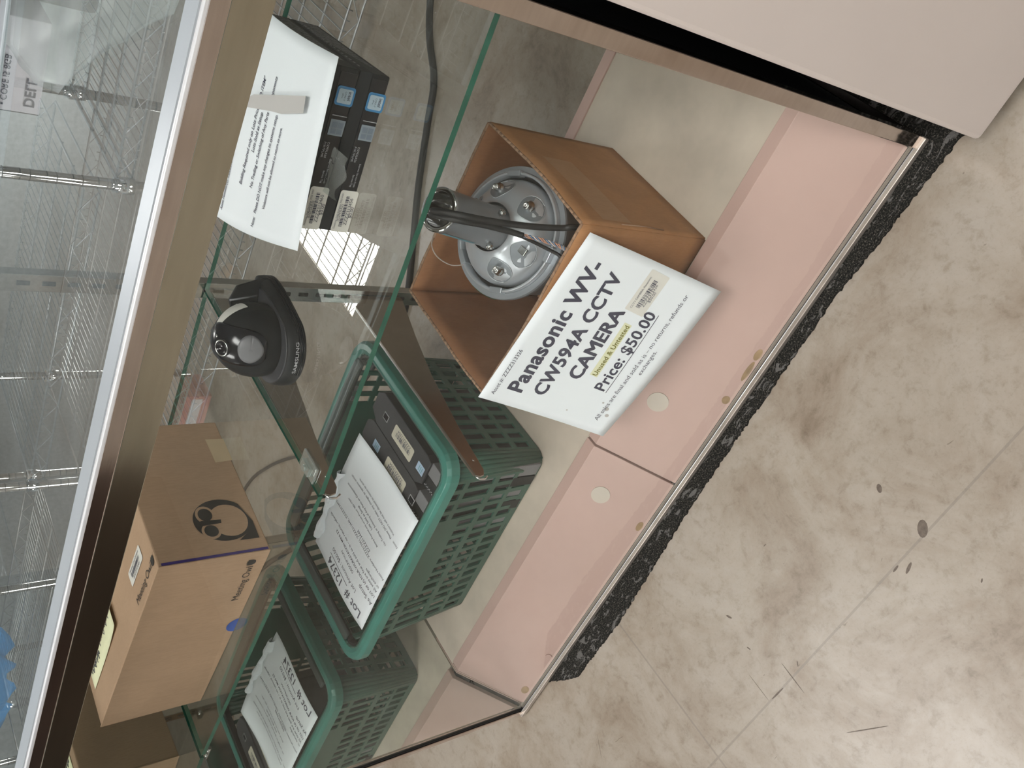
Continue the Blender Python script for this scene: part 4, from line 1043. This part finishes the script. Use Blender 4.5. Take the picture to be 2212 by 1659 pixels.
# things on the shelves
db = thing('monitor_box', 'white retail box printed DELL on the wire shelf behind the case', 'box', (0.56, 1.32, 0.99))
B((0.47, 1.30, 0.99), (0.66, 1.42, 1.155)).build('box_body', 'boxwhite', db, bevel=0.002)
B((0.4685, 1.301, 0.991), (0.4700, 1.419, 1.154)).build('dark_side', 'pcmatte', db)
tb = MB(); Fb = lambda x, y: V(x, 1.2985, y)
write(tb, Fb, 'DELL', (0.485, 1.125), (0.545, 1.125), 1, .02)
for i in range(3): rect(tb, Fb, (0.482, 1.085 - i * .025), (0.486, 1.089 - i * .025)); write(tb, Fb, ('CORE i5 8GB', 'VPRO 2.7 GHZ', '256 GB SSD 24')[i], (0.492, 1.083 - i * .025), (0.585, 1.083 - i * .025))
tb.build('lettering', 'ink', db)
mn = thing('grey_monitor', 'grey flat device with rounded black bezel beside the white box on the wire shelf', 'monitor', (0.78, 1.33, 0.99))
B((0.690, 1.31, 0.99), (0.835, 1.335, 1.235)).build('bezel', 'pcmatte', mn, bevel=0.012)
B((0.697, 1.307, 1.01), (0.822, 1.311, 1.212)).build('screen', simple('grey_screen', (0.09, 0.10, 0.12), 0.2), mn)
bg = thing('blue_bag', 'bright blue plastic bag slumped on the far left wire shelf', 'bag', (-1.6, 1.5, 1.025))
mb = MB().grid(lambda u, v: (-1.80 + (0.36 + .03 * math.sin(5 * u * 6.28)) * math.cos(2 * math.pi * u) * math.sin(math.pi * (.08 + .9 * v)) ** .6, 1.52 + 0.20 * math.sin(2 * math.pi * u) * math.sin(math.pi * (.08 + .9 * v)) ** .6, 1.026 + .34 * (1 - v) + .02 * math.sin(9 * u * 6.28 + 8 * v) * (1 - v)), 40, 16)
mb.build('bag_body', 'bluebag', bg)
rt = thing('red_tag_box', 'small red and white carton between the wire shelving units', 'box', (-0.50, 1.40, 1.024))
B((-0.50, 1.30, 1.024), (-0.30, 1.40, 1.10)).build('box_body', 'red', rt, bevel=0.002)
B((-0.49, 1.2985, 1.045), (-0.31, 1.2999, 1.075)).build('white_band', 'boxwhite', rt)

# ================================================================== ADDED DARK BLOCK (unseen, put in to darken the rail reflections)
dk = thing('reflection_stand_in', 'added dark block standing in for a dark-clothed person and fixtures, seen only as a dark reflection in the polished rails', 'reflection stand-in', (-1.4, -1.35, 0))
B((-2.6, -1.75, 0.06), (-0.98, -0.95, 0.86)).build('stand_in_body', simple('stand_in_brown', (0.055, 0.035, 0.028), 0.4, 0, 0.4, 3), dk, bevel=0.004)
B((-2.62, -1.77, 0.86), (-0.96, -0.93, 0.90)).build('stand_in_top', 'pc', dk, bevel=0.004)
B((-2.55, -1.70, 0.0), (-1.03, -1.00, 0.06)).build('plinth', 'black', dk)

# ================================================================== PLASTIC FILM ON THE TOP GLASS
fp = [(1.150, 0.028), (1.134, 0.035), (1.108, 0.075), (1.063, 0.141), (1.016, 0.205), (0.972, 0.255), (0.945, 0.330), (0.932, 0.400), (0.925, 0.470), (1.12, 0.480), (1.16, 0.30)]
cen = Vector((1.05, 0.30))
def filmfn(u, v):
    k = u * len(fp); i = int(k) % len(fp); f = k - int(k); p = Vector(fp[i]).lerp(Vector(fp[(i + 1) % len(fp)]), f)
    q = cen.lerp(p, v)
    return (q.x, q.y, 0.9115 + 0.0025 * abs(math.sin(40 * q.x + 23 * q.y)) * abs(math.sin(31 * q.y - 12 * q.x)) + (.0012 if v > .98 else 0))
tag(MB().grid(filmfn, 66, 26).build('plastic_film', 'film'), 'wrinkled sheet of clear plastic film lying on the top glass', 'plastic film')
